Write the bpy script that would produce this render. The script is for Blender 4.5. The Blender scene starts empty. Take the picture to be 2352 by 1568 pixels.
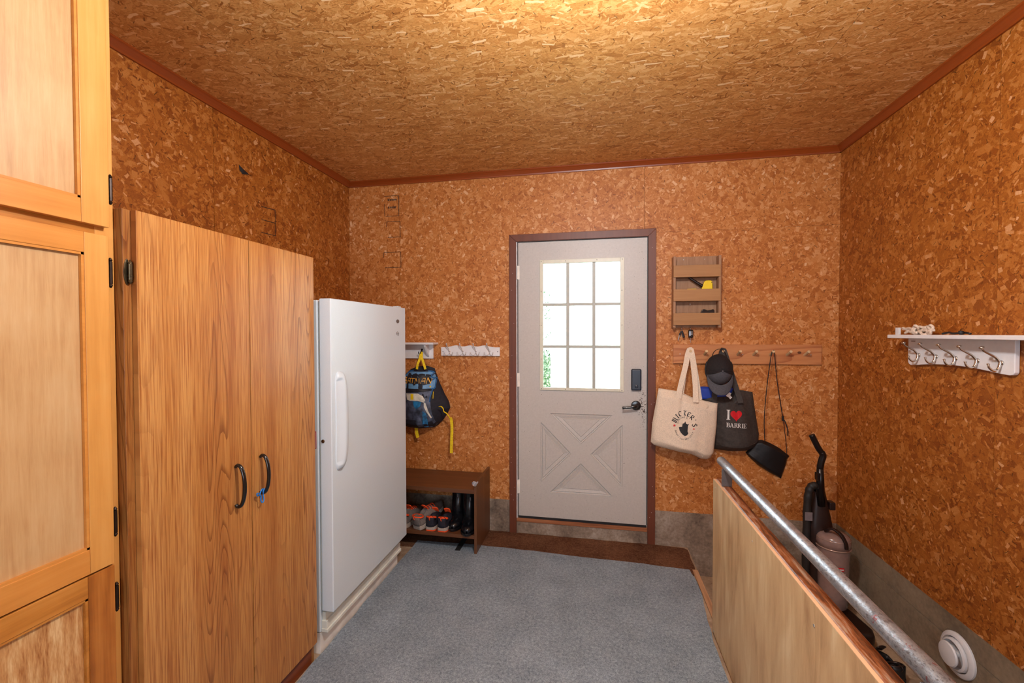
import bpy, bmesh, math, random
from mathutils import Vector, Matrix, noise
from mathutils.bvhtree import BVHTree
PI = math.pi
random.seed(7)
C = bpy.context.scene.collection
S = bpy.context.scene

# ------------------------------------------------------------------ camera
cam = bpy.data.objects.new('camera', bpy.data.cameras.new('camera'))
C.objects.link(cam)
cam.data.sensor_width = 36.0
cam.data.lens = 993.567 / 2352 * 36.0
cam.data.clip_start = 0.02
yaw, pitch, roll = 0.1903, 0.0190, -0.0019
fw = Vector((-math.sin(yaw) * math.cos(pitch), math.cos(yaw) * math.cos(pitch), -math.sin(pitch)))
rt = Vector((math.cos(yaw), math.sin(yaw), 0)); up = rt.cross(fw)
r2 = rt * math.cos(roll) + up * math.sin(roll); u2 = up * math.cos(roll) - rt * math.sin(roll)
cam.matrix_world = Matrix.Translation((0, 0, 1.4966)) @ Matrix((r2, u2, -fw)).transposed().to_4x4()
S.camera = cam

# ------------------------------------------------------------------ light
S.view_settings.view_transform = 'Standard'
S.view_settings.look = 'None'
S.view_settings.gamma = 1.0
S.view_settings.use_curve_mapping = False
S.view_settings.exposure = 0.2
W = bpy.data.worlds.new('sky'); S.world = W; W.use_nodes = True
W.node_tree.nodes['Background'].inputs[0].default_value = (0.84, 0.93, 1.0, 1)
W.node_tree.nodes['Background'].inputs[1].default_value = 10.0
S.cycles.use_denoising = True
S.cycles.max_bounces = 10
S.cycles.diffuse_bounces = 5

def area(name, loc, rot, sx, sy, power, col):
    l = bpy.data.lights.new(name, 'AREA'); l.shape = 'RECTANGLE'; l.size = sx; l.size_y = sy
    l.energy = power; l.color = col
    o = bpy.data.objects.new(name, l); o.location = loc; o.rotation_euler = rot; C.objects.link(o)
    return o
# fill light added behind the camera, and a daylight portal at the door glazing
area('rear_fill', (0.1, -1.95, 1.45), (math.radians(90), 0, 0), 1.6, 1.5, 42, (0.74, 0.87, 1.0))
pt_ = area('door_portal', (-0.1, 3.215, 1.55), (math.radians(-90), 0, 0), 0.58, 0.94, 1, (1, 1, 1))
pt_.data.cycles.is_portal = True
# ceiling bulb
bl = bpy.data.lights.new('bulb_light', 'POINT'); bl.energy = 88; bl.color = (0.94, 0.96, 1.0); bl.shadow_soft_size = 0.09
bo = bpy.data.objects.new('bulb_light', bl); bo.location = (0.05, 1.0, 2.40); C.objects.link(bo)

# ------------------------------------------------------------------ node helpers
def mat(name):
    m = bpy.data.materials.new(name); m.use_nodes = True
    nt = m.node_tree; nt.nodes.clear()
    return m, nt
def nd(nt, typ, ins=None, out=0, **at):
    n = nt.nodes.new(typ)
    for k, v in at.items(): setattr(n, k, v)
    if ins:
        for k, v in ins.items():
            s = n.inputs[k]
            if isinstance(v, bpy.types.NodeSocket): nt.links.new(v, s)
            else:
                if hasattr(s, 'default_value') and not isinstance(v, (int, float)) and len(v) == 3 and s.type == 'RGBA': v = (*v, 1)
                s.default_value = v
    return n if out is None else n.outputs[out]
def mth(nt, op, a, b=0.0, c=0.0, clamp=False):
    return nd(nt, 'ShaderNodeMath', {0: a, 1: b, 2: c}, operation=op, use_clamp=clamp)
def vmul(nt, v, s): return nd(nt, 'ShaderNodeVectorMath', {0: v, 1: s}, operation='MULTIPLY')
def vadd(nt, v, s): return nd(nt, 'ShaderNodeVectorMath', {0: v, 1: s}, operation='ADD')
def ramp(nt, f, stops, interp='LINEAR'):
    n = nt.nodes.new('ShaderNodeValToRGB'); n.color_ramp.interpolation = interp
    e = n.color_ramp.elements
    while len(e) < len(stops): e.new(0.5)
    for i, (p, c) in enumerate(stops): e[i].position = p; e[i].color = (*c, 1) if len(c) == 3 else c
    nt.links.new(f, n.inputs[0]); return n.outputs[0]
def mixc(nt, f, a, b, mode='MIX'):
    n = nt.nodes.new('ShaderNodeMix'); n.data_type = 'RGBA'; n.blend_type = mode
    for i, v in ((0, f), (6, a), (7, b)):
        if isinstance(v, bpy.types.NodeSocket): nt.links.new(v, n.inputs[i])
        else: n.inputs[i].default_value = (*v, 1) if (not isinstance(v, (int, float)) and len(v) == 3) else v
    return n.outputs[2]
def noi(nt, v, sc, det=3.0, rough=0.5, dist=0.0, out=0):
    return nd(nt, 'ShaderNodeTexNoise', {'Vector': v, 'Scale': sc, 'Detail': det, 'Roughness': rough, 'Distortion': dist}, out=out)
def coord(nt): return nd(nt, 'ShaderNodeTexCoord', out=3)
def finish(nt, col, rough=0.6, metal=0.0, bump=None, bstr=0.2, bdist=0.01, coat=0.0, spec=0.5, **kw):
    ins = {'Base Color': col, 'Roughness': rough, 'Metallic': metal, 'Coat Weight': coat, 'Specular IOR Level': spec}
    ins.update(kw)
    if bump is not None: ins['Normal'] = nd(nt, 'ShaderNodeBump', {'Height': bump, 'Strength': bstr, 'Distance': bdist})
    b = nd(nt, 'ShaderNodeBsdfPrincipled', ins)
    nd(nt, 'ShaderNodeOutputMaterial', {0: b}, out=None)
def s2l(*c):
    return tuple(((x / 255) / 12.92 if x / 255 <= 0.04045 else (((x / 255) + 0.055) / 1.055) ** 2.4) for x in c)

def plain(name, rgb, rough=0.5, metal=0.0, var=0.06, nsc=30.0, bstr=0.05, coat=0.0, spec=0.5):
    m, nt = mat(name); v = coord(nt); n = noi(nt, v, nsc, 4)
    c = s2l(*rgb)
    dk = tuple(x * (1 - var * 2) for x in c); lt = tuple(min(1, x * (1 + var * 2)) for x in c)
    finish(nt, ramp(nt, n, [(0.3, dk), (0.7, lt)]), rough, metal, n, bstr, 0.004, coat, spec)
    return m

# ---- strand board: overlapping rectangular wood flakes
def flake_group():
    g = bpy.data.node_groups.new('flake_layer', 'ShaderNodeTree')
    I = g.interface
    for n, t in (('Vector', 'NodeSocketVector'), ('Scale', 'NodeSocketFloat'), ('HalfLen', 'NodeSocketFloat'), ('HalfWid', 'NodeSocketFloat'),
                 ('Angle', 'NodeSocketFloat'), ('Spread', 'NodeSocketFloat'), ('Seed', 'NodeSocketVector'), ('Keep', 'NodeSocketFloat')):
        I.new_socket(n, in_out='INPUT', socket_type=t)
    I.new_socket('Mask', in_out='OUTPUT', socket_type='NodeSocketFloat')
    I.new_socket('Tone', in_out='OUTPUT', socket_type='NodeSocketFloat')
    i = g.nodes.new('NodeGroupInput').outputs; nt = g
    v0 = nd(nt, 'ShaderNodeVectorMath', {0: i['Vector'], 3: i['Scale']}, operation='SCALE')
    v = vadd(nt, v0, i['Seed'])
    vo = nd(nt, 'ShaderNodeTexVoronoi', {'Vector': v, 'Scale': 1.0, 'Randomness': 0.95}, out=None, voronoi_dimensions='2D')
    sep = nd(nt, 'ShaderNodeSeparateColor', {0: vo.outputs['Color']}, out=None)
    R, G, B = sep.outputs
    d = nd(nt, 'ShaderNodeVectorMath', {0: v, 1: vo.outputs['Position']}, operation='SUBTRACT')
    wob = noi(nt, v, 3.0, 0, out=1)
    d = vadd(nt, d, vmul(nt, vadd(nt, wob, (-.5, -.5, -.5)), (0.12, 0.12, 0)))
    ang = mth(nt, 'MULTIPLY_ADD', mth(nt, 'SUBTRACT', R, 0.5), i['Spread'], i['Angle'])
    dr = nd(nt, 'ShaderNodeVectorRotate', {'Vector': d, 'Angle': ang}, rotation_type='Z_AXIS')
    sx = nd(nt, 'ShaderNodeSeparateXYZ', {0: dr}, out=None)
    a = mth(nt, 'MULTIPLY', i['HalfLen'], mth(nt, 'ADD', G, 0.5)); b = mth(nt, 'MULTIPLY', i['HalfWid'], mth(nt, 'ADD', mth(nt, 'FRACT', mth(nt, 'MULTIPLY', G, 9.7)), 0.45))
    q = mth(nt, 'MAXIMUM', mth(nt, 'DIVIDE', mth(nt, 'ABSOLUTE', sx.outputs[0]), a), mth(nt, 'DIVIDE', mth(nt, 'ABSOLUTE', sx.outputs[1]), b))
    k = mth(nt, 'LESS_THAN', mth(nt, 'FRACT', mth(nt, 'MULTIPLY', B, 7.31)), i['Keep'])
    mask = mth(nt, 'MULTIPLY', mth(nt, 'LESS_THAN', q, 1.0), k)
    gr = nd(nt, 'ShaderNodeCombineXYZ', {0: mth(nt, 'MULTIPLY', sx.outputs[0], 2.0), 1: mth(nt, 'MULTIPLY', sx.outputs[1], 22.0), 2: mth(nt, 'MULTIPLY', B, 50)})
    gn = noi(nt, gr, 1.6, 1, 0.6)
    tone = mth(nt, 'ADD', B, mth(nt, 'MULTIPLY', mth(nt, 'SUBTRACT', gn, 0.5), 0.55))
    # rim of a flake slightly darker: shadow of the gap painted into the tone
    tone = mth(nt, 'SUBTRACT', tone, mth(nt, 'MULTIPLY', mth(nt, 'GREATER_THAN', q, 0.9), 0.10))
    o = g.nodes.new('NodeGroupOutput'); g.links.new(mask, o.inputs[0]); g.links.new(tone, o.inputs[1])
    return g
FG = flake_group()
def osb(name, axes, stops, layers, *,  dark=(0.05, 0.02, 0.008), fine=70.0, rough=0.5, gain=1.0, panel_shift=True, coat=0.0):
    m, nt = mat(name)
    sp = nd(nt, 'ShaderNodeSeparateXYZ', {0: coord(nt)}, out=None)
    ix = {'X': 0, 'Y': 1, 'Z': 2}
    v = nd(nt, 'ShaderNodeCombineXYZ', {0: sp.outputs[ix[axes[0]]], 1: sp.outputs[ix[axes[1]]], 2: 0.0})
    rnd = nd(nt, 'ShaderNodeObjectInfo', out=5)
    v = vadd(nt, v, nd(nt, 'ShaderNodeCombineXYZ', {0: mth(nt, 'MULTIPLY', rnd, 17.0), 1: mth(nt, 'MULTIPLY', rnd, 9.0), 2: 0.0}))
    base = noi(nt, vmul(nt, v, (1, layers['basestretch'], 1)), fine, 5, 0.75)
    T = mth(nt, 'MULTIPLY_ADD', mth(nt, 'SUBTRACT', base, 0.5), 1.9, 0.42)
    for j, (sc, a, b, an, spd, keep, amp, off) in enumerate(layers['l']):
        gN = nt.nodes.new('ShaderNodeGroup'); gN.node_tree = FG
        nt.links.new(v, gN.inputs['Vector'])
        for k, val in (('Scale', sc), ('HalfLen', a), ('HalfWid', b), ('Angle', an), ('Spread', spd), ('Keep', keep)): gN.inputs[k].default_value = val
        gN.inputs['Seed'].default_value = (3.7 * j + 1.3, 11.1 * j + 0.7, 0)
        tn = mth(nt, 'MULTIPLY_ADD', gN.outputs[1], amp, off)
        mx = nt.nodes.new('ShaderNodeMix'); mx.data_type = 'FLOAT'
        nt.links.new(gN.outputs[0], mx.inputs[0]); nt.links.new(T, mx.inputs[2]); nt.links.new(tn, mx.inputs[3])
        T = mx.outputs[0]
    grit = noi(nt, v, fine * 3.2, 2, 0.6)
    T = mth(nt, 'ADD', T, mth(nt, 'MULTIPLY', mth(nt, 'SUBTRACT', grit, 0.5), 0.35))
    big = noi(nt, v, 2.2, 2, 0.5)
    T = mth(nt, 'ADD', T, mth(nt, 'MULTIPLY', mth(nt, 'SUBTRACT', big, 0.5), 0.25))
    col = ramp(nt, T, stops)
    # dark bark slivers
    gN = nt.nodes.new('ShaderNodeGroup'); gN.node_tree = FG
    nt.links.new(v, gN.inputs['Vector'])
    for k, val in (('Scale', layers['dsc']), ('HalfLen', 0.16), ('HalfWid', 0.03), ('Angle', 0.0), ('Spread', layers['dspread']), ('Keep', 0.5)): gN.inputs[k].default_value = val
    gN.inputs['Seed'].default_value = (91.3, 4.2, 0)
    col = mixc(nt, mth(nt, 'MULTIPLY', gN.outputs[0], 0.75), col, dark)
    finish(nt, col, rough, 0, None, coat=coat, spec=0.35)
    return m
wall_layers = {'basestretch': 1.0, 'dsc': 22.0, 'dspread': 6.28, 'l': [
    (13.0, 0.36, 0.24, 0.0, 6.28, 0.9, 0.45, 0.22), (19.0, 0.42, 0.22, 0.6, 6.28, 0.8, 0.5, 0.20), (17.0, 0.34, 0.20, 1.0, 6.28, 0.5, 0.5, 0.25),
    (30.0, 0.40, 0.17, 0.2, 6.28, 0.6, 0.6, 0.16), (50.0, 0.42, 0.14, 0.9, 6.28, 0.55, 0.7, 0.12), (26.0, 0.30, 0.12, 0.0, 6.28, 0.14, 0.3, 0.64), (15.0, .22, .13, .5, 6.28, .14, .3, .62)]}
ceil_layers = {'basestretch': 3.0, 'dsc': 20.0, 'dspread': 3.0, 'l': [
    (9.0, 0.5, 0.13, 0.0, 0.9, 0.9, 0.5, 0.22), (13.0, 0.55, 0.13, 0.0, 1.2, 0.9, 0.6, 0.15), (18.0, 0.5, 0.12, 0.0, 1.4, 0.7, 0.6, 0.2),
    (28.0, 0.5, 0.12, 0.2, 2.5, 0.7, 0.75, 0.1), (42.0, 0.5, 0.10, 0.3, 3.0, 0.6, 0.8, 0.08), (12.0, 0.36, 0.06, 0.0, 0.5, 0.22, 0.25, 0.8)]}
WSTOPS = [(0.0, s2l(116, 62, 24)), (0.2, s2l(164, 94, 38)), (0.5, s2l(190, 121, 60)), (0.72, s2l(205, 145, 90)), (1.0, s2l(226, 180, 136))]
SSTOPS = [(0.0, s2l(84, 40, 10)), (0.2, s2l(132, 68, 18)), (0.5, s2l(164, 96, 32)), (0.74, s2l(184, 120, 58)), (1.0, s2l(214, 162, 116))]  # side boards: colours darkened to stand for the weaker light there
CSTOPS = [(0.0, s2l(136, 82, 36)), (0.25, s2l(182, 122, 60)), (0.5, s2l(208, 151, 84)), (0.75, s2l(222, 172, 110)), (1.0, s2l(238, 202, 152))]
M = {}
M['osb_xz'] = osb('strand_board_back', 'XZ', WSTOPS, wall_layers)
M['osb_yz'] = osb('strand_board_side_shaded', 'YZ', SSTOPS, wall_layers, dark=(.035, .014, .004))
M['osb_xy'] = osb('strand_board_ceiling', 'XY', CSTOPS, ceil_layers, dark=(0.10, 0.045, 0.015), fine=60.0)

def oak(name, face='YZ', tint=1.0):
    """oak laminate: fine vertical pores and long cathedral figure"""
    m, nt = mat(name)
    sp = nd(nt, 'ShaderNodeSeparateXYZ', {0: coord(nt)}, out=None)
    u = sp.outputs[{'X': 0, 'Y': 1}[face[0]]]; z = sp.outputs[2]
    rnd = nd(nt, 'ShaderNodeObjectInfo', out=5)
    cv = lambda a, b, c=0.0: nd(nt, 'ShaderNodeCombineXYZ', {0: mth(nt, 'MULTIPLY', u, a), 1: mth(nt, 'MULTIPLY', z, b), 2: mth(nt, 'MULTIPLY', rnd, 8.0) if c == 0 else c})
    fld = noi(nt, cv(8.0, 0.5), 1.0, 1.0, 0.3)
    fld = mth(nt, 'ADD', fld, mth(nt, 'MULTIPLY', noi(nt, cv(40, 3), 1.0, 2), 0.02))
    lines = mth(nt, 'FRACT', mth(nt, 'MULTIPLY', fld, 34.0))
    lin = nd(nt, 'ShaderNodeMapRange', {0: lines, 1: 0.0, 2: 0.32, 3: 1.0, 4: 0.0}, interpolation_type='SMOOTHSTEP')
    gate = nd(nt, 'ShaderNodeMapRange', {0: noi(nt, cv(7.0, 0.25, 5.0), 1.0, 2), 1: 0.44, 2: 0.60, 3: 0.2, 4: 1.0})
    pores = noi(nt, cv(240, 5, 2.0), 1.0, 3, 0.6)
    bands = noi(nt, cv(11, 0.25, 1.0), 1.0, 3, 0.6)
    col = ramp(nt, bands, [(0.3, s2l(164, 106, 52)), (0.5, s2l(186, 130, 68)), (0.7, s2l(198, 146, 84))])
    col = mixc(nt, nd(nt, 'ShaderNodeMapRange', {0: pores, 1: 0.42, 2: 0.68, 3: 0.0, 4: 0.9}), col, s2l(142, 78, 34))
    col = mixc(nt, mth(nt, 'MULTIPLY', mth(nt, 'MULTIPLY', lin, gate), 0.75), col, s2l(112, 60, 24))
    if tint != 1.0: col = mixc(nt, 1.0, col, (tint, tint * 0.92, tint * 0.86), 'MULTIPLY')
    finish(nt, col, 0.34, 0, pores, 0.06, 0.002, 0.0, 0.45)
    return m
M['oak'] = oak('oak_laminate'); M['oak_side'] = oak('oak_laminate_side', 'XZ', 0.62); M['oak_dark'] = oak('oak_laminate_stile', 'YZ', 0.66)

def wood(name, c0, c1, c2, grain='Z', sc=1.0, rough=0.4, contrast=1.0, blotch=0.0, scale_along=1.2, scale_across=28.0, coat=0.0, ringy=0.0, bstr=.08):
    m, nt = mat(name)
    sp = nd(nt, 'ShaderNodeSeparateXYZ', {0: coord(nt)}, out=None)
    k = [scale_across * sc] * 3; k['XYZ'.index(grain)] = scale_along * sc
    rnd = nd(nt, 'ShaderNodeObjectInfo', out=5)
    v = nd(nt, 'ShaderNodeCombineXYZ', {i: mth(nt, 'MULTIPLY_ADD', sp.outputs[i], k[i], mth(nt, 'MULTIPLY', rnd, 13.0)) for i in range(3)})
    n1 = noi(nt, v, 1.0, 4, 0.6, 0.4)
    n2 = noi(nt, vmul(nt, v, (6, 6, 6)), 1.0, 3, 0.6)
    f = mth(nt, 'ADD', mth(nt, 'MULTIPLY', mth(nt, 'SUBTRACT', n1, 0.5), 1.3 * contrast), mth(nt, 'MULTIPLY_ADD', mth(nt, 'SUBTRACT', n2, 0.5), 0.5 * contrast, 0.5))
    if ringy:
        f = mth(nt, 'SUBTRACT', f, mth(nt, 'MULTIPLY', nd(nt, 'ShaderNodeMapRange', {0: mth(nt, 'FRACT', mth(nt, 'MULTIPLY', noi(nt, vmul(nt, v, (.35, .35, .35)), 1.0, 1), 14.0)), 1: 0.0, 2: 0.4, 3: 1.0, 4: 0.0}), ringy))
    if blotch:
        f = mth(nt, 'ADD', f, mth(nt, 'MULTIPLY', mth(nt, 'SUBTRACT', noi(nt, coord(nt), 7.0, 3), 0.5), blotch))
    col = ramp(nt, f, [(0.15, s2l(*c0)), (0.5, s2l(*c1)), (0.85, s2l(*c2))])
    finish(nt, col, rough, 0, n2, bstr, 0.002, coat, 0.45)
    return m
M['maple_z'] = wood('maple_vertical', (186, 122, 54), (206, 148, 76), (216, 166, 98), 'Z', rough=0.32, contrast=0.55, blotch=0.35)
M['maple_y'] = wood('maple_horizontal', (178, 112, 44), (200, 134, 62), (212, 154, 82), 'Y', rough=0.32, contrast=0.55, blotch=0.35)
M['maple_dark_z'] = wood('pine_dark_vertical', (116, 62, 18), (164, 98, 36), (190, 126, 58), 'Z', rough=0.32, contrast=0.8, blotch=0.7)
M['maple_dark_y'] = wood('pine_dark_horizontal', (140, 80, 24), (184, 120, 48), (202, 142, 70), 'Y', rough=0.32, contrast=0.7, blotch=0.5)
M['birch'] = wood('birch_ply_panel', (168, 124, 78), (190, 152, 104), (200, 168, 124), 'Z', rough=0.4, contrast=0.55, blotch=0.55, scale_across=90, scale_along=5, bstr=.03)
M['birch_rough'] = wood('birch_rough_panel', (150, 92, 44), (192, 144, 90), (214, 180, 130), 'Z', rough=0.45, contrast=1.3, blotch=0.3, scale_across=70, scale_along=9)
M['casing'] = wood('brown_casing', (84, 42, 25), (106, 56, 36), (120, 66, 44), 'Z', rough=0.45, contrast=0.5)
M['cove'] = wood('cove_wood', (104, 44, 12), (138, 62, 18), (152, 76, 28), 'Y', rough=0.35, contrast=0.4)
M['cove_x'] = wood('cove_wood_x', (104, 44, 12), (138, 62, 18), (152, 76, 28), 'X', rough=0.35, contrast=0.4)
M['bench'] = wood('dark_walnut_laminate', (72, 42, 24), (98, 60, 36), (114, 74, 46), 'X', rough=0.38, contrast=0.6)
M['bench_side'] = wood('dark_walnut_side', (76, 46, 26), (102, 64, 38), (118, 78, 48), 'Z', rough=0.38, contrast=0.6)
M['ply'] = wood('shuttering_ply', (176, 142, 98), (204, 172, 124), (222, 196, 150), 'Z', rough=0.5, contrast=0.55, blotch=0.5, scale_across=9, scale_along=1.6, ringy=0.0, bstr=.02)
M['ply_edge'] = wood('ply_edge', (190, 140, 100), (214, 170, 130), (226, 190, 150), 'Y', rough=0.6, contrast=0.6)
M['timber'] = wood('red_painted_timber', (84, 48, 30), (142, 78, 38), (160, 132, 108), 'Y', rough=0.4, contrast=1.9, blotch=0.9, scale_across=70, scale_along=7)
M['kick'] = wood('dark_kick', (84, 36, 14), (118, 56, 24), (140, 72, 34), 'Y', rough=0.35, contrast=0.7)
M['rack'] = wood('rack_ply', (136, 98, 68), (158, 118, 86), (172, 134, 102), 'Z', rough=0.6, contrast=0.8, scale_across=60, scale_along=6)
M['rack_slat'] = wood('rack_slat', (144, 98, 58), (166, 120, 74), (180, 136, 88), 'X', rough=0.6, contrast=0.6)
M['pegboard'] = wood('fir_peg_board', (164, 96, 54), (192, 128, 78), (206, 148, 98), 'X', rough=0.5, contrast=0.5, ringy=0.35, scale_across=16, scale_along=1.6)
M['dowel'] = plain('dowel', (206, 176, 134), 0.6)
M['sill'] = wood('sill_wood', (110, 62, 34), (150, 92, 56), (176, 120, 80), 'X', rough=0.6, contrast=1.2)
M['strip'] = wood('edge_strip', (150, 110, 78), (182, 142, 106), (200, 164, 128), 'Y', rough=0.7, contrast=1.0)

def ply_figure(name):
    m, nt = mat(name); v = coord(nt)
    w = noi(nt, vmul(nt, v, (1, 9, 2.2)), 1.0, 2, 0.5, 1.2); w2 = noi(nt, vmul(nt, v, (1, 26, 3.5)), 1.0, 3, 0.6, 0.8); g = noi(nt, vmul(nt, v, (1, 300, 60)), 1.0, 2, 0.6)
    f = mth(nt, 'ADD', mth(nt, 'ADD', mth(nt, 'MULTIPLY', w, 0.5), mth(nt, 'MULTIPLY', w2, 0.4)), mth(nt, 'MULTIPLY', g, 0.1))
    col = ramp(nt, f, [(0.34, s2l(176, 140, 98)), (0.48, s2l(204, 172, 126)), (0.56, s2l(212, 184, 138)), (0.70, s2l(228, 206, 164))])
    finish(nt, col, 0.5, 0, g, 0.03, 0.002)
    return m
M['ply'] = ply_figure('shuttering_ply_figured')
def concrete(name, a, b, c, sc=1.0):
    m, nt = mat(name); v = coord(nt)
    n = noi(nt, v, 5 * sc, 6, 0.65, 0.4); n2 = noi(nt, v, 60, 4, 0.6)
    f = mth(nt, 'ADD', n, mth(nt, 'MULTIPLY', mth(nt, 'SUBTRACT', n2, 0.5), 0.35))
    col = ramp(nt, f, [(0.3, s2l(*a)), (0.5, s2l(*b)), (0.72, s2l(*c))])
    finish(nt, col, 0.85, 0, f, 0.4, 0.01)
    return m
M['conc'] = concrete('stained_concrete', (92, 78, 66), (138, 122, 106), (178, 166, 152))
M['conc_r'] = concrete('form_concrete', (106, 92, 74), (134, 118, 96), (154, 138, 114), 0.6)
M['conc_floor'] = concrete('floor_concrete', (128, 104, 82), (164, 140, 114), (188, 166, 140))

def carpet(name, a, b, c, sc=260.0, blotch=0.35):
    m, nt = mat(name); v = coord(nt)
    n = noi(nt, v, sc, 3, 0.7); n2 = noi(nt, v, 5.0, 3); n3 = noi(nt, v, sc * .3, 3, .7)
    f = mth(nt, 'ADD', mth(nt, 'ADD', mth(nt, 'MULTIPLY', n, .6), mth(nt, 'MULTIPLY', n3, .4)), mth(nt, 'MULTIPLY', mth(nt, 'SUBTRACT', n2, 0.5), blotch))
    col = ramp(nt, f, [(0.32, s2l(*a)), (0.5, s2l(*b)), (0.68, s2l(*c))])
    finish(nt, col, 0.95, 0, n, 0.8, 0.006, spec=0.1)
    return m
M['carpet'] = carpet('grey_felt_carpet', (92, 103, 112), (136, 149, 160), (178, 192, 204), 230.0, 0.18)
M['mat'] = carpet('brown_mat', (66, 40, 26), (102, 68, 48), (132, 96, 70), 200.0)

M['enamel'] = plain('white_enamel', (207, 219, 226), 0.21, var=0.01, nsc=420, bstr=0.16)
M['enamel_dirty'] = plain('cream_plastic', (226, 226, 214), 0.4, var=0.05, nsc=12)
M['plinth'] = plain('white_painted_wood', (236, 230, 220), 0.55, var=0.06, nsc=14)
M['white_rack'] = plain('white_paint', (226, 224, 224), 0.45, var=0.02)
M['white_plastic'] = plain('white_plastic', (212, 212, 214), 0.35, var=0.02)
M['door'] = plain('grey_white_door', (188, 183, 177), 0.45, var=0.03, nsc=90, bstr=0.08)
M['win_frame'] = plain('cream_window_frame', (214, 212, 192), 0.4, var=0.02)
M['muntin'] = plain('grey_muntin', (176, 178, 168), 0.45, var=0.02)
M['weather'] = plain('black_weatherstrip', (24, 24, 26), 0.6)
M['jamb'] = plain('white_jamb', (226, 222, 220), 0.5)
M['black_metal'] = plain('black_metal', (18, 16, 16), 0.22, 0.0, coat=0.3)
M['lock'] = plain('blue_black_lock', (34, 42, 56), 0.3)
M['bronze'] = plain('antique_bronze', (96, 86, 66), 0.3, 0.9, var=0.2)
M['dark_metal'] = plain('dark_hinge', (52, 42, 36), 0.35, 0.8, var=0.2)
M['chrome'] = plain('chrome', (214, 208, 200), 0.10, 1.0, var=0.01)
M['nickel'] = plain('satin_nickel', (190, 186, 180), 0.28, 1.0, var=0.03)
M['pewter'] = plain('white_enamel_hook', (206, 198, 194), 0.3, 0.3, var=0.03)
M['screw'] = plain('zinc_screw', (210, 208, 204), 0.3, 0.8)
M['yellow'] = plain('yellow_strap', (232, 200, 10), 0.7, var=0.08, nsc=120)
M['yellow_plastic'] = plain('yellow_plastic', (238, 204, 20), 0.4, var=0.02)
M['orange'] = plain('orange_fabric', (250, 84, 30), 0.7, var=0.05)
M['navy'] = plain('navy_nylon', (22, 22, 34), 0.75, var=0.15, nsc=60, bstr=0.4)
M['blue_trim'] = plain('blue_trim', (34, 104, 164), 0.5, var=0.06)
M['blue_panel'] = plain('blue_print', (96, 146, 188), 0.5, var=0.1)
M['grey_print'] = plain('grey_print', (70, 78, 98), 0.55, var=0.35, nsc=28)
M['pale_print'] = plain('pale_print', (206, 204, 190), 0.55, var=0.15)
M['teal_print'] = plain('teal_print', (30, 110, 160), 0.55, var=0.3, nsc=30)
M['black_print'] = plain('black_print', (20, 18, 24), 0.6)
M['gold'] = plain('gold_print', (250, 186, 70), 0.55)
M['tote'] = plain('cream_canvas', (224, 206, 184), 0.85, var=0.06, nsc=180, bstr=0.3)
M['bag2'] = plain('charcoal_nonwoven', (56, 49, 45), 0.7, var=0.12, nsc=80, bstr=0.3)
M['red'] = plain('red_print', (206, 22, 34), 0.55)
M['white_print'] = plain('white_print', (226, 222, 216), 0.6)
M['ink'] = plain('black_ink', (26, 26, 30), 0.7)
M['blue_cloth'] = plain('blue_cloth', (28, 60, 160), 0.7)
M['cap_mesh'] = plain('black_cap_mesh', (26, 20, 22), 0.85, var=0.2, nsc=300, bstr=0.6)
M['cap_grey'] = plain('charcoal_cap', (74, 74, 80), 0.85, var=0.1, nsc=150, bstr=0.3)
M['pouch'] = plain('black_pouch', (14, 14, 17), 0.5, var=0.1)
M['rubber'] = plain('black_rubber', (16, 16, 19), 0.22, var=0.15, nsc=20)
M['shoe_grey'] = plain('grey_mesh_shoe', (112, 102, 96), 0.85, var=0.12, nsc=200, bstr=0.4)
M['sole'] = plain('sole_foam', (168, 156, 144), 0.7)
M['tie'] = plain('blue_elastic', (20, 120, 205), 0.45)
M['vac_black'] = plain('vacuum_dark_plastic', (34, 17, 12), 0.4, var=0.1)
M['vac_top'] = plain('vacuum_black_handle', (14, 11, 12), 0.3, var=0.1)
M['vac_hose'] = plain('vacuum_hose', (30, 26, 24), 0.55)
M['vac_can'] = plain('mauve_canister', (138, 112, 104), 0.22, var=0.05, coat=0.4)
M['vac_rim'] = plain('canister_rim', (176, 146, 130), 0.2, 0.4)
M['vac_label'] = plain('grey_label', (120, 110, 112), 0.4)
M['felt_black'] = plain('black_tape', (14, 13, 13), 0.8)
M['rope'] = plain('cotton_rope', (214, 196, 178), 0.85, var=0.1, nsc=160, bstr=0.5)
M['stain'] = plain('brown_stain', (96, 50, 20), 0.7)
M['leaf'] = plain('leaf', (74, 96, 70), 0.6, var=0.3)
M['siding'] = plain('white_siding', (240, 240, 240), 0.7)
M['grass'] = plain('lawn', (90, 130, 60), 0.9, var=0.3)
M['bark'] = plain('bark', (96, 80, 64), 0.9)
M['badge'] = plain('grey_badge', (120, 120, 122), 0.3, 0.6)
M['brass'] = plain('brass_lock', (112, 82, 58), 0.3, 0.9)
M['key'] = plain('steel_key', (150, 144, 138), 0.3, 0.9)
M['fob_face'] = plain('fob_face', (190, 206, 222), 0.4)
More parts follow.
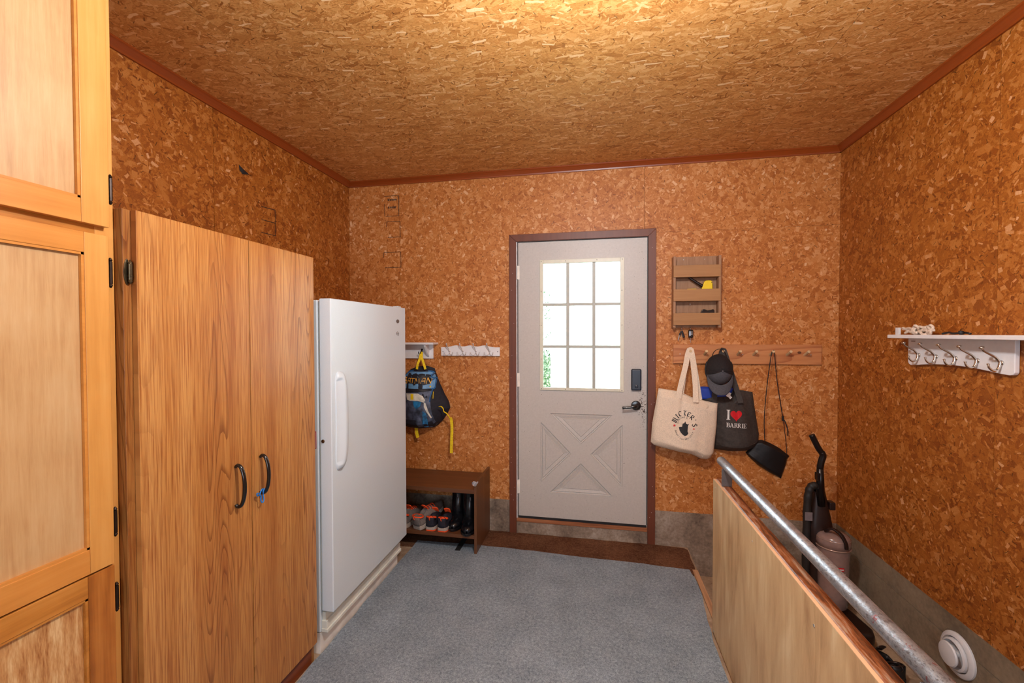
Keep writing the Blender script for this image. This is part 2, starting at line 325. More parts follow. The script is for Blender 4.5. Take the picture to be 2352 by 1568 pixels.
def pipe_mat():
    m, nt = mat('galvanised_pipe'); v = coord(nt)
    n = noi(nt, vmul(nt, v, (1, 0.5, 1)), 150, 4, 0.7); n2 = noi(nt, v, 9, 4, 0.7)
    near = nd(nt, 'ShaderNodeMapRange', {0: nd(nt, 'ShaderNodeSeparateXYZ', {0: v}, out=1), 1: -0.55, 2: 0.35, 3: 0.42, 4: -0.08})
    col = ramp(nt, n, [(0.25, s2l(104, 104, 106)), (0.55, s2l(186, 192, 198)), (0.9, s2l(224, 228, 232))])
    f = nd(nt, 'ShaderNodeMapRange', {0: mth(nt, 'ADD', mth(nt, 'MULTIPLY', n, 0.5), mth(nt, 'MULTIPLY', n2, 0.5)), 1: 0.50, 2: 0.60, 3: 0.0, 4: 1.0})
    col = mixc(nt, mth(nt, 'MULTIPLY', f, nd(nt, 'ShaderNodeMapRange', {0: near, 1: -0.08, 2: 0.42, 3: 0.35, 4: 0.9})), col, s2l(62, 48, 40))
    fr = nd(nt, 'ShaderNodeMapRange', {0: mth(nt, 'ADD', noi(nt, vadd(nt, v, (5, 5, 5)), 45, 4, 0.7), mth(nt, 'MULTIPLY', near, 0.18)), 1: 0.66, 2: 0.70, 3: 0.0, 4: 1.0})
    col = mixc(nt, mth(nt, 'MULTIPLY', fr, 0.7), col, s2l(150, 52, 44))
    finish(nt, col, 0.36, 0.8, n, 0.3, 0.003)
    return m
M['pipe'] = pipe_mat()
def chipped_door():
    m, nt = mat('door_paint_chipped'); v = coord(nt)
    n = noi(nt, v, 90, 4)
    col = ramp(nt, n, [(0.3, s2l(185, 180, 174)), (0.7, s2l(192, 187, 181))])
    sp = nd(nt, 'ShaderNodeSeparateXYZ', {0: v}, out=None)
    dx = mth(nt, 'ABSOLUTE', mth(nt, 'SUBTRACT', sp.outputs[0], 0.892)); dz = mth(nt, 'ABSOLUTE', mth(nt, 'SUBTRACT', sp.outputs[2], 0.845))
    a = nd(nt, 'ShaderNodeMapRange', {0: dx, 1: 0.0, 2: 0.05, 3: 1.0, 4: 0.0}); b = nd(nt, 'ShaderNodeMapRange', {0: dz, 1: 0.03, 2: 0.2, 3: 1.0, 4: 0.0})
    ch = nd(nt, 'ShaderNodeMapRange', {0: mth(nt, 'ADD', noi(nt, v, 140, 3), mth(nt, 'MULTIPLY', mth(nt, 'MULTIPLY', a, b), 0.22)), 1: 0.72, 2: 0.75, 3: 0.0, 4: 1.0})
    col = mixc(nt, ch, col, s2l(60, 44, 34))
    finish(nt, col, 0.45, 0, n, 0.08, 0.002)
    return m
M['door_face'] = chipped_door()
def glass():
    m, nt = mat('clear_glass')
    fr = nd(nt, 'ShaderNodeFresnel', {0: 1.45})
    t = nd(nt, 'ShaderNodeBsdfTransparent', {0: (0.97, 0.985, 0.98)}); g = nd(nt, 'ShaderNodeBsdfGlossy', {0: (1, 1, 1), 'Roughness': 0.02})
    nd(nt, 'ShaderNodeOutputMaterial', {0: nd(nt, 'ShaderNodeMixShader', {0: fr, 1: t, 2: g})}, out=None)
    return m
M['glass'] = glass()
def clear():
    m, nt = mat('clear_plastic')
    finish(nt, (0.9, 0.9, 0.95), 0.08, 0, None, **{'Transmission Weight': 0.8})
    return m
M['clear'] = clear()
def bulbm():
    m, nt = mat('lit_bulb')
    nd(nt, 'ShaderNodeOutputMaterial', {0: nd(nt, 'ShaderNodeEmission', {0: (1, 0.93, 0.82), 1: 12.0})}, out=None)
    return m
M['bulb'] = bulbm()

# ------------------------------------------------------------------ mesh helpers
ORG = {}
class MB:
    def __init__(s): s.v = []; s.f = []
    def add(s, vs, fs):
        n = len(s.v); s.v += [Vector(p) for p in vs]; s.f += [[i + n for i in f] for f in fs]; return s
    def box(s, x0, x1, y0, y1, z0, z1):
        return s.add([(x0, y0, z0), (x1, y0, z0), (x1, y1, z0), (x0, y1, z0), (x0, y0, z1), (x1, y0, z1), (x1, y1, z1), (x0, y1, z1)],
                     [(0, 3, 2, 1), (4, 5, 6, 7), (0, 1, 5, 4), (1, 2, 6, 5), (2, 3, 7, 6), (3, 0, 4, 7)])
    def prism(s, poly, axis, a, b):
        n = len(poly)
        mk = {'X': lambda p, t: (t, p[0], p[1]), 'Y': lambda p, t: (p[0], t, p[1]), 'Z': lambda p, t: (p[0], p[1], t)}[axis]
        return s.add([mk(p, a) for p in poly] + [mk(p, b) for p in poly],
                     [list(range(n)), list(range(2 * n - 1, n - 1, -1))] + [(i, (i + 1) % n, n + (i + 1) % n, n + i) for i in range(n)])
    def tube(s, pts, r, seg=10, closed=False, caps=True, flat=1.0, upv=(0, 0, 1)):
        pts = [Vector(p) for p in pts]; n = len(pts)
        rr = r if callable(r) else (lambda t: r)
        vs = []; fs = []; prev = None
        for i, p in enumerate(pts):
            if closed: d = pts[(i + 1) % n] - pts[i - 1]
            else: d = pts[min(i + 1, n - 1)] - pts[max(i - 1, 0)]
            d.normalize()
            if prev is None:
                q = Vector(upv); q = q - d * q.dot(d)
                if q.length < 0.05: q = Vector((1, 0, 0)); q = q - d * q.dot(d)
            else: q = prev - d * prev.dot(d)
            q.normalize(); prev = q; w = d.cross(q)
            R = rr(i / max(1, n - 1))
            for k in range(seg):
                a = 2 * PI * k / seg; vs.append(p + q * (R * math.cos(a)) + w * (R * flat * math.sin(a)))
        m = n if closed else n - 1
        for i in range(m):
            j = (i + 1) % n
            for k in range(seg):
                l = (k + 1) % seg; fs.append((i * seg + k, i * seg + l, j * seg + l, j * seg + k))
        if caps and not closed: fs += [list(range(seg))[::-1], [(n - 1) * seg + k for k in range(seg)]]
        return s.add(vs, fs)
    def lathe(s, prof, c, axis=(0, 0, 1), seg=24):
        """prof: (radius, height) along axis"""
        ax = Vector(axis).normalized(); t = Vector((1, 0, 0)) if abs(ax.x) < 0.9 else Vector((0, 1, 0))
        a = (t - ax * t.dot(ax)).normalized(); b = ax.cross(a); c = Vector(c)
        vs = [c + ax * h + (a * math.cos(2 * PI * k / seg) + b * math.sin(2 * PI * k / seg)) * max(r, 1e-5) for r, h in prof for k in range(seg)]
        fs = [(i * seg + k, i * seg + (k + 1) % seg, (i + 1) * seg + (k + 1) % seg, (i + 1) * seg + k) for i in range(len(prof) - 1) for k in range(seg)]
        fs += [list(range(seg))[::-1], [(len(prof) - 1) * seg + k for k in range(seg)]]
        return s.add(vs, fs)
    def grid(s, fn, nu, nv, cu=False):
        vs = [fn(i / nu, j / nv) for i in range(nu + (0 if cu else 1)) for j in range(nv + 1)]
        k = nv + 1; m = nu
        fs = [(i * k + j, ((i + 1) % nu if cu else i + 1) * k + j, ((i + 1) % nu if cu else i + 1) * k + j + 1, i * k + j + 1) for i in range(m) for j in range(nv)]
        return s.add(vs, fs)
    def strap(s, pts, w, t, wdir=(1, 0, 0)):
        """flat band along pts; wdir: direction of its width"""
        pts = [Vector(p) for p in pts]; n = len(pts); vs = []
        for i, p in enumerate(pts):
            d = (pts[min(i + 1, n - 1)] - pts[max(i - 1, 0)]).normalized(); wd = Vector(wdir); wd = (wd - d * wd.dot(d)).normalized(); nn = d.cross(wd)
            for a, b in ((-1, -1), (1, -1), (1, 1), (-1, 1)): vs.append(p + wd * (a * w / 2) + nn * (b * t / 2))
        fs = [(i * 4 + k, i * 4 + (k + 1) % 4, i * 4 + 4 + (k + 1) % 4, i * 4 + 4 + k) for i in range(n - 1) for k in range(4)] + [(0, 3, 2, 1), tuple((n - 1) * 4 + k for k in range(4))]
        return s.add(vs, fs)
    def build(s, name, m, parent=None, bevel=0.0, smooth=False, sub=0, label=None, seg=2, solid=0.0, decim=0):
        org = ORG.get(parent.name, Vector((0, 0, 0))) if parent else Vector((0, 0, 0))
        me = bpy.data.meshes.new(name); me.from_pydata([v - org for v in s.v], [], s.f); me.update()
        bm = bmesh.new(); bm.from_mesh(me); bmesh.ops.recalc_face_normals(bm, faces=bm.faces); bm.to_mesh(me); bm.free()
        me.materials.append(M[m] if isinstance(m, str) else m)
        if smooth:
            for p in me.polygons: p.use_smooth = True
        o = bpy.data.objects.new(name, me); C.objects.link(o)
        if solid:
            md = o.modifiers.new('s', 'SOLIDIFY'); md.thickness = solid; md.offset = 0
        if sub:
            md = o.modifiers.new('d', 'SUBSURF'); md.levels = sub; md.render_levels = sub
        if bevel:
            md = o.modifiers.new('b', 'BEVEL'); md.width = bevel; md.segments = seg; md.limit_method = 'ANGLE'; md.angle_limit = 0.6
            for p in me.polygons: p.use_smooth = True
            md.harden_normals = True
        if parent:
            o.parent = parent; ORG[o.name] = org
        if label: o['label'] = label
        return o
def thing(name, label, cat, loc, group=None):
    o = bpy.data.objects.new(name, None); C.objects.link(o); o.location = loc; o.empty_display_size = 0.05
    ORG[o.name] = Vector(loc); o['label'] = label; o['category'] = cat
    if group: o['group'] = group
    return o
def tag(o, label, cat, group=None):
    o['label'] = label; o['category'] = cat
    if group: o['group'] = group
    return o
def struct(o, label):
    o['kind'] = 'structure'; o['label'] = label; return o
def sname(name, label):
    o = bpy.data.objects.new(name, None); C.objects.link(o); ORG[o.name] = Vector((0, 0, 0)); return struct(o, label)
def spline(pts, n=24, closed=False):
    P = [Vector(p) for p in pts]; out = []; m = len(P) if closed else len(P) - 1
    per = max(2, n // m)
    for i in range(m):
        g = (lambda k: P[k % len(P)]) if closed else (lambda k: P[max(0, min(len(P) - 1, k))])
        p0, p1, p2, p3 = g(i - 1), g(i), g(i + 1), g(i + 2)
        for j in range(per):
            t = j / per
            out.append(0.5 * ((2 * p1) + (p2 - p0) * t + (2 * p0 - 5 * p1 + 4 * p2 - p3) * t * t + (3 * p1 - p0 - 3 * p2 + p3) * t ** 3))
    if not closed: out.append(P[-1])
    return out
def poly_at(pts, t):
    L = [0.0]
    for a, b in zip(pts, pts[1:]): L.append(L[-1] + (Vector(b) - Vector(a)).length)
    s = t * L[-1]
    for i in range(len(pts) - 1):
        if s <= L[i + 1] + 1e-9:
            k = (s - L[i]) / max(1e-9, L[i + 1] - L[i]); return Vector(pts[i]).lerp(Vector(pts[i + 1]), k)
    return Vector(pts[-1])

# ------------------------------------------------------------------ room dimensions
D = 3.166; XL = -1.9335; XR = 1.5545; ZC = 2.696; YB = -2.0; PX = 0.635; ZL = 0.246; T = 0.012
dx0, dx1, dz0, dz1 = -0.563, 0.357, 0.133, 2.166

# ------------------------------------------------------------------ structure
fl = sname('floor', 'pale stained concrete floor under the carpet')
MB().box(XL, PX, YB, D, -0.16, 0).build('slab', 'conc_floor', fl)
MB().box(PX, XR, YB, 0.2, -0.16, 0).build('slab', 'conc_floor', fl)
MB().box(PX, XR, 1.9, D, -0.35, -0.19).build('landing', 'conc_floor', fl)
for i in range(6):
    MB().box(PX, XR, 1.9 - 0.26 * (i + 1), 1.9 - 0.26 * i, -2.2, -0.38 - 0.19 * i).build('stair_step', 'conc_floor', fl)
MB().box(PX, XR, -0.2, 0.34, -2.2, -1.52).build('slab', 'conc_floor', fl)
MB().box(PX - 0.1, PX, 0.2, D, -2.2, -0.16).build('stair_side', 'conc', fl)
MB().box(PX, XR, 0.1, 0.2, -2.2, -0.16).build('stair_side', 'conc', fl)

wb = sname('wall_back', 'varnished strand board wall around the entrance door')
def sheet(parent, mat_, x0, x1, y0, y1, z0, z1): return MB().box(x0, x1, y0, y1, z0, z1).build('osb_panel', mat_, parent)
g_ = 0.001
ob0, ob1, obt = dx0 - 0.045, dx1 + 0.035, dz1 + 0.03     # rough opening
sheet(wb, 'osb_xz', XL, -1.501 - g_, D, D + T, ZL, ZC)
sheet(wb, 'osb_xz', -1.501 + g_, ob0, D, D + T, ZL, ZC)
sheet(wb, 'osb_xz', ob0, 0.338 - g_, D, D + T, obt, ZC)
sheet(wb, 'osb_xz', 0.338 + g_, XR, D, D + T, obt + g_, ZC)
sheet(wb, 'osb_xz', ob1, XR, D, D + T, ZL, obt)
# studs and outer sheathing behind the boards
b = MB(); b.box(XL - 0.1, ob0, D + T, D + 0.14, -0.2, ZC + 0.1); b.box(ob1, XR + 0.1, D + T, D + 0.14, ZL, ZC + 0.1); b.box(ob0, ob1, D + T, D + 0.14, obt, ZC + 0.1)
b.build('sheathing', 'stain', wb)
wl = sname('wall_left', 'varnished strand board side wall behind the wardrobe and freezer')
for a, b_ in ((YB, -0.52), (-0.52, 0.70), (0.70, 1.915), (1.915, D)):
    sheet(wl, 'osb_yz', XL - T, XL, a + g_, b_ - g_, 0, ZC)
MB().box(XL - 0.1, XL - T, YB, D + T, -0.1, ZC).build('sheathing', 'stain', wl)
wr = sname('wall_right', 'varnished strand board wall above the concrete stairwell wall')
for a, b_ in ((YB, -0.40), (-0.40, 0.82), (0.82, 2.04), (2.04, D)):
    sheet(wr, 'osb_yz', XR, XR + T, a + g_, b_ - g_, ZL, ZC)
MB().box(XR + T, XR + 0.12, YB, D + T, ZL, ZC).build('sheathing', 'stain', wr)
wf = sname('wall_front', 'strand board wall behind the photographer')
MB().box(XL, XR, YB - 0.05, YB, 0, ZC).build('osb_panel', 'osb_xz', wf)
ce = sname('ceiling', 'strand board ceiling with long pale flakes')
for x0, x1 in ((XL, -1.46), (-1.46, 0.98), (0.98, XR)):
    for k in range(5):
        y1 = 2.83 + 1.22 - 1.22 * k; y0 = y1 - 1.22
        y0 = max(y0, YB); y1 = min(y1, D)
        if y1 > y0: MB().box(x0 + g_, x1 - g_, y0 + g_, y1 - g_, ZC, ZC + T).build('osb_panel', 'osb_xy', ce)
MB().box(XL - 0.1, XR + 0.1, YB - 0.05, D + 0.1, ZC + T, ZC + 0.1).build('sheathing', 'stain', ce)

# grade stamps printed on two sheets
def line3(mb, a, b, w, axis):
    a = Vector(a); b = Vector(b); d = (b - a).normalized()
    n = Vector({'Y': (0, 1, 0), 'X': (1, 0, 0)}[axis]); s = d.cross(n) * w / 2
    mb.add([a - s, b - s, b + s, a + s], [(0, 1, 2, 3)])
st = MB(); y = D - 0.0006
for z0, z1, x0, x1 in ((2.415, 2.572, -1.628, -1.508), (2.25, 2.372, -1.612, -1.497), (2.013, 2.133, -1.638, -1.492)):
    for a, b_ in (((x0, y, z1), (x1, y, z1)), ((x0 + .01, y, z0), (x1, y, z0)), ((x1, y, z0), (x1, y, z1)), ((x0, y, (z0 + z1) / 2 + .02), (x0 + .002, y, z0 if z1 > 2.5 else z1))): line3(st, a, b_, 0.0035, 'Y')
for i in range(5): st.box(-1.60 + i * .016, -1.589 + i * .016, y - .0002, y, 2.535, 2.548)
for i in range(4): st.box(-1.595 + i * .017, -1.585 + i * .017, y - .0002, y, 2.475, 2.49)
st.build('grade_stamp', 'ink', wb)
st = MB(); x = XL + 0.0006
for a, b_ in (((x, 2.236, 2.246), (x, 2.35, 2.256)), ((x, 2.35, 2.256), (x, 2.35, 2.098)), ((x, 2.236, 2.094), (x, 2.35, 2.098)), ((x, 2.24, 2.17), (x, 2.35, 2.175))): line3(st, a, b_, 0.004, 'X')
st.build('grade_stamp', 'ink', wl)
MB().add([(XL + 0.002, 2.075, 2.43), (XL + 0.002, 2.10, 2.418), (XL + .002, 2.15, 2.40), (XL + .002, 2.10, 2.385), (XL + .002, 2.08, 2.40), (XL + .008, 2.1, 2.405)], [(0, 1, 5), (1, 2, 5), (2, 3, 5), (3, 4, 5), (4, 0, 5)]).build('bark_chip', 'weather', wl)

# concrete footings
bb = MB(); bb.box(XL, ob0, D, D + T, 0, ZL); bb.box(ob0, ob1, D, D + T, 0, 0.088); bb.box(ob1, PX, D, D + T, 0, ZL); bb.box(PX, XR, D, D + T, -0.19, ZL)
struct(bb.build('baseboard_back', 'conc'), 'stained concrete footing under the strand board and the door')
br = MB(); prev = -2.2
for z0, z1, off in ((-2.2, -0.42, 0), (-0.416, -0.15, 0), (-0.146, 0.132, 0.0015), (0.136, ZL, 0)):
    br.box(XR - off, XR + 0.12, YB, D + T, z0, z1)
br.box(XR + 0.004, XR + .12, YB, D + T, -2.2, ZL - .004)
struct(br.build('baseboard_right', 'conc_r'), 'grey brown board-formed concrete wall below the strand board')
struct(MB().box(XL, XL + .004, YB, D, 0, 0.1).build('baseboard_left', 'conc'), 'low concrete footing behind the wardrobe')

# cove mouldings
def cove(name, axis, a, b, c, s, m, lab):
    prof = [(0, 0), (0.036, 0), (0.036, -0.008), (0.030, -0.012), (0.020, -0.022), (0.012, -0.032), (0.010, -0.04), (0, -0.04)]
    mb = MB()
    P = [(c + s * p[0], ZC + p[1]) for p in prof]
    if axis == 'Y': mb.prism(P, 'Y', a, b)
    else: mb.prism(P, 'X', a, b)
    struct(mb.build(name, m), lab)
cove('trim_1', 'Y', YB, D, XL, 1, 'cove', 'red-brown cove moulding between ceiling and wardrobe wall')
cove('trim_2', 'X', XL, XR, D, -1, 'cove_x', 'red-brown cove moulding over the entrance door wall')
cove('trim_3', 'Y', YB, D, XR, -1, 'cove', 'dark cove moulding between ceiling and stairwell wall')

# ------------------------------------------------------------------ entrance door
cs = sname('trim_4', 'brown painted casing around the entrance door')
cw = 0.062
cx0, cx1, czt = dx0 - 0.065, dx1 + 0.058, dz1 + 0.058
MB().prism([(cx0, 0), (cx0 + cw - .01, 0), (cx0 + cw - .01, czt - cw + .01), (cx0, czt)], 'Y', D - 0.016, D).build('casing', 'casing', cs, 0.002)
MB().prism([(cx1, 0), (cx1, czt), (cx1 - cw + .01, czt - cw + .01), (cx1 - cw + .01, 0)], 'Y', D - 0.016, D).build('casing', 'casing', cs, 0.002)
MB().prism([(cx0, czt), (cx0 + cw - .01, czt - cw + .01), (cx1 - cw + .01, czt - cw + .01), (cx1, czt)], 'Y', D - 0.016, D).build('casing', 'casing', cs, 0.002)
nl = MB()
for i in range(26):
    sx = cx0 + random.uniform(.01, .04) if i % 2 else cx1 - random.uniform(.01, .04)
    nl.box(sx, sx + .0025, D - .0166, D - .016, *(lambda z: (z, z + .0025))(random.uniform(.1, 2.2)))
nl.build('paint_speck', 'white_print', cs)['kind'] = 'stuff'
jb = MB(); jb.box(ob0 + .0, dx0 - 0.006, D - 0.002, D + 0.13, 0.09, obt - .01); jb.box(dx1 + 0.006, ob1, D - 0.002, D + 0.13, 0.09, obt - .01); jb.box(dx0 - .006, dx1 + .006, D - 0.002, D + 0.13, dz1 + 0.006, obt - .01)
jb.build('jamb', 'jamb', cs)
ws = MB(); ws.box(dx0 - .006, dx0, D + 0.006, D + .05, dz0, dz1); ws.box(dx1, dx1 + .006, D + 0.006, D + .05, dz0, dz1); ws.box(dx0 - .006, dx1 + .006, D + 0.006, D + .05, dz1, dz1 + .006); ws.box(dx0, dx1, D + 0.004, D + .05, dz0 - .018, dz0)
ws.build('weatherstrip', 'weather', cs)
MB().box(ob0 + .012, ob1 - .01, D - 0.004, D + 0.14, 0.088, 0.115).build('sill', 'sill', cs, 0.002)

dr = thing('entrance_door', 'grey-white entrance door with nine-pane window and crossbuck panel', 'door', (dx0, D, dz0))
wx0, wx1, wz0, wz1 = -0.401, 0.2, 1.078, 2.032       # window unit
px_ = [(-0.376, -0.209), (-0.186, -0.022), (0.001, 0.173)]; pz_ = [(1.099, 1.388), (1.408, 1.696), (1.716, 2.005)]
tris = [[(-0.327, 0.908), (0.122, 0.908), (-0.102, 0.689)], [(-0.396, 0.842), (-0.171, 0.616), (-0.396, 0.393)],
        [(0.191, 0.842), (0.191, 0.391), (-0.034, 0.616)], [(-0.328, 0.321), (-0.102, 0.549), (0.124, 0.321)]]
def inset(t, d):
    out = []; n = len(t); cx = sum(p[0] for p in t) / n; cz = sum(p[1] for p in t) / n
    for i in range(n):
        a, b_, c = Vector(t[i - 1]), Vector(t[i]), Vector(t[(i + 1) % n])
        e1 = (b_ - a).normalized(); e2 = (c - b_).normalized()
        n1 = Vector((-e1.y, e1.x)); n2 = Vector((-e2.y, e2.x)); ctr = Vector((cx, cz))
        if n1.dot(ctr - b_) < 0: n1 = -n1
        if n2.dot(ctr - b_) < 0: n2 = -n2
        h = (n1 + n2); h = h / max(1e-6, h.dot(n1)); out.append(b_ + h * d)
    return [(p.x, p.y) for p in out]
DY = D + 0.004
bm = bmesh.new()
def loop(pts, y):
    vs = [bm.verts.new((p[0], y, p[1])) for p in pts]
    return vs, [bm.edges.new((vs[i], vs[(i + 1) % len(vs)])) for i in range(len(vs))]
edges = loop([(dx0, dz0), (dx1, dz0), (dx1, dz1), (dx0, dz1)], DY)[1]
edges += loop([(wx0 + .015, wz0 + .015), (wx1 - .015, wz0 + .015), (wx1 - .015, wz1 - .015), (wx0 + .015, wz1 - .015)], DY)[1]
for t in tris: edges += loop(t, DY)[1]
bmesh.ops.triangle_fill(bm, use_beauty=True, edges=edges)
me = bpy.data.meshes.new('tmp'); bm.to_mesh(me); bm.free()
sl = MB(); sl.add([v.co for v in me.vertices], [list(p.vertices) for p in me.polygons])
for t in ([(dx0, dz0), (dx1, dz0), (dx1, dz1), (dx0, dz1)], [(wx0 + .015, wz0 + .015), (wx1 - .015, wz0 + .015), (wx1 - .015, wz1 - .015), (wx0 + .015, wz1 - .015)]):
    n = 4; sl.add([(p[0], DY, p[1]) for p in t] + [(p[0], DY + .044, p[1]) for p in t], [(i, (i + 1) % n, n + (i + 1) % n, n + i) for i in range(n)])
sl.build('slab', 'door_face', dr)
bk = MB(); bk.box(dx0, dx1, DY + .03, DY + .044, dz0, wz0 + .015); bk.box(dx0, dx1, DY + .03, DY + .044, wz1 - .015, dz1); bk.box(dx0, wx0 + .015, DY + .03, DY + .044, wz0 + .015, wz1 - .015); bk.box(wx1 - .015, dx1, DY + .03, DY + .044, wz0 + .015, wz1 - .015)
bk.build('outer_skin', 'door', dr)
for t in tris:
    mb = MB(); steps = [(0, 0), (0.003, 0.007), (0.010, 0.009), (0.014, 0.003), (0.018, 0.004), (0.036, 0.008), (0.039, 0.003), (0.042, 0.0035)]
    loops = [[(p[0], DY + dy, p[1]) for p in inset(t, d)] for d, dy in steps]
    vs = [p for l in loops for p in l]; fs = []
    for k in range(len(loops) - 1):
        for i in range(3): fs.append((k * 3 + i, k * 3 + (i + 1) % 3, k * 3 + 3 + (i + 1) % 3, k * 3 + 3 + i))
    fs.append([(len(loops) - 1) * 3 + i for i in range(3)])
    mb.add(vs, fs).build('embossed_panel', 'door', dr)
# window unit in the door
wf_ = MB()
for x0, x1, z0, z1 in ((wx0, px_[0][0], wz0, wz1), (px_[2][1], wx1, wz0, wz1), (px_[0][0], px_[2][1], wz0, pz_[0][0]), (px_[0][0], px_[2][1], pz_[2][1], wz1)):
    wf_.box(x0, x1, DY - 0.008, DY + 0.015, z0, z1)
wfo = wf_.build('window_frame', 'win_frame', dr, 0.002)
for a in (px_[0][1], px_[1][1]): MB().box(a, a + 0.023, DY + 0.002, DY + 0.026, pz_[0][0], pz_[2][1]).build('muntin', 'muntin', wfo, 0.002)
for a in (pz_[0][1], pz_[1][1]): MB().box(px_[0][0], px_[2][1], DY + 0.006, DY + 0.026, a, a + 0.020).build('muntin', 'muntin', wfo, 0.002)
for a in px_:
    for b_ in pz_: MB().box(a[0] - .003, a[1] + .003, DY + 0.014, DY + 0.018, b_[0] - .003, b_[1] + .003).build('pane', 'glass', wfo)
for x, z in ((-0.391, 2.02), (-0.213, 2.02), (0.01, 2.02), (0.186, 2.02), (-0.391, 1.8), (-0.391, 1.554), (-0.391, 1.307), (-0.388, 1.088), (0.184, 1.8), (0.185, 1.554), (0.186, 1.31), (0.186, 1.088), (-.213, 1.088), (.01, 1.088)):
    MB().lathe([(0.0028, 0), (0.0028, 0.0015)], (x, DY - .0075, z), (0, -1, 0), 8).build('screw', 'weather', wfo)
for z in (1.945, 1.15, 0.353):
    h = MB(); h.tube([(dx0 - .004, D - .006, z - .05), (dx0 - .004, D - .006, z + .05)], 0.0055, 8); h.box(dx0 - .002, dx0 + .010, DY - .0015, DY, z - .05, z + .05)
    h.build('hinge', 'plinth', dr)
lk = MB(); lk.box(0.249, 0.3195, DY - 0.026, DY, 1.091, 1.243); lo = lk.build('keypad_lock', 'lock', dr, 0.01, seg=4)
MB().lathe([(0.011, 0), (0.011, .006), (0.006, .008), (.006, .014)], (0.284, DY - .026, 1.122), (0, -1, 0), 16).build('thumb_turn', 'lock', lo, smooth=False)
lv = MB(); lv.lathe([(0.034, 0), (0.034, 0.006), (0.030, 0.011), (0.014, 0.013), (0.012, 0.045), (0.010, 0.05)], (0.284, DY, 0.983), (0, -1, 0), 28)
lvo = lv.build('rose', 'black_metal', dr, smooth=False, bevel=.001)
MB().tube(spline([(0.284, DY - .045, 0.983), (0.265, DY - .05, 0.982), (0.23, DY - .05, 0.974), (0.188, DY - .048, 0.970)], 14), lambda t: 0.011 - 0.003 * t + (0.002 if t > .9 else 0), 12).build('lever', 'black_metal', lvo, smooth=True)
MB().box(dx1 + .0005, dx1 + .003, DY - .002, DY + .03, 0.95, 1.02).build('strike_edge', 'dark_metal', dr)

# ------------------------------------------------------------------ floor coverings
def mat_mesh(outline, z, th, name, m, label, cat, wob=0.0):
    pts = []
    n = len(outline)
    for i in range(n):
        a = Vector((*outline[i], 0)); b_ = Vector((*outline[(i + 1) % n], 0)); k = max(1, int((b_ - a).length / 0.03))
        for j in range(k):
            p = a.lerp(b_, j / k)
            q = p + Vector((noise.noise(p * 9), noise.noise(p * 9 + Vector((7, 7, 7))), 0)) * wob
            pts.append((q.x, q.y))
    o = MB().prism(pts, 'Z', z, z + th).build(name, m)
    return tag(o, label, cat)
mat_mesh([(-1.55, 2.82), (0.60, 2.80), (0.622, 2.86), (0.624, 3.12), (0.60, 3.145), (0.40, 3.15), (-1.55, 3.155)], 0.0, 0.008, 'doormat', 'mat', 'brown ribbed runner mat under the bench and the entrance door', 'mat', 0.008)
mat_mesh([(-1.247, 0.4), (-1.247, 2.89), (-0.9, 2.905), (-0.5, 2.90), (-0.1, 2.875), (0.3, 2.865), (0.585, 2.845), (0.600, 2.6), (0.573, 2.38), (0.560, 2.2), (0.555, 0.4)], 0.0085, 0.006, 'carpet', 'carpet', 'blue-grey felt carpet covering the middle of the floor', 'carpet', 0.006)
MB().box(0.602, 0.634, 2.30, 2.86, 0.0, 0.010).build('edge_strip', 'strip', fl, 0.002)
tag(MB().box(-.94, -.905, 2.80, 2.99, 0.0165, 0.019).build('tape', 'felt_black'), 'short strip of black tape lying under the dark bench', 'tape')
for i, (x, y) in enumerate(((-0.55, 3.10), (0.1, 3.06), (0.33, 3.04), (-.6, 3.0))): pass

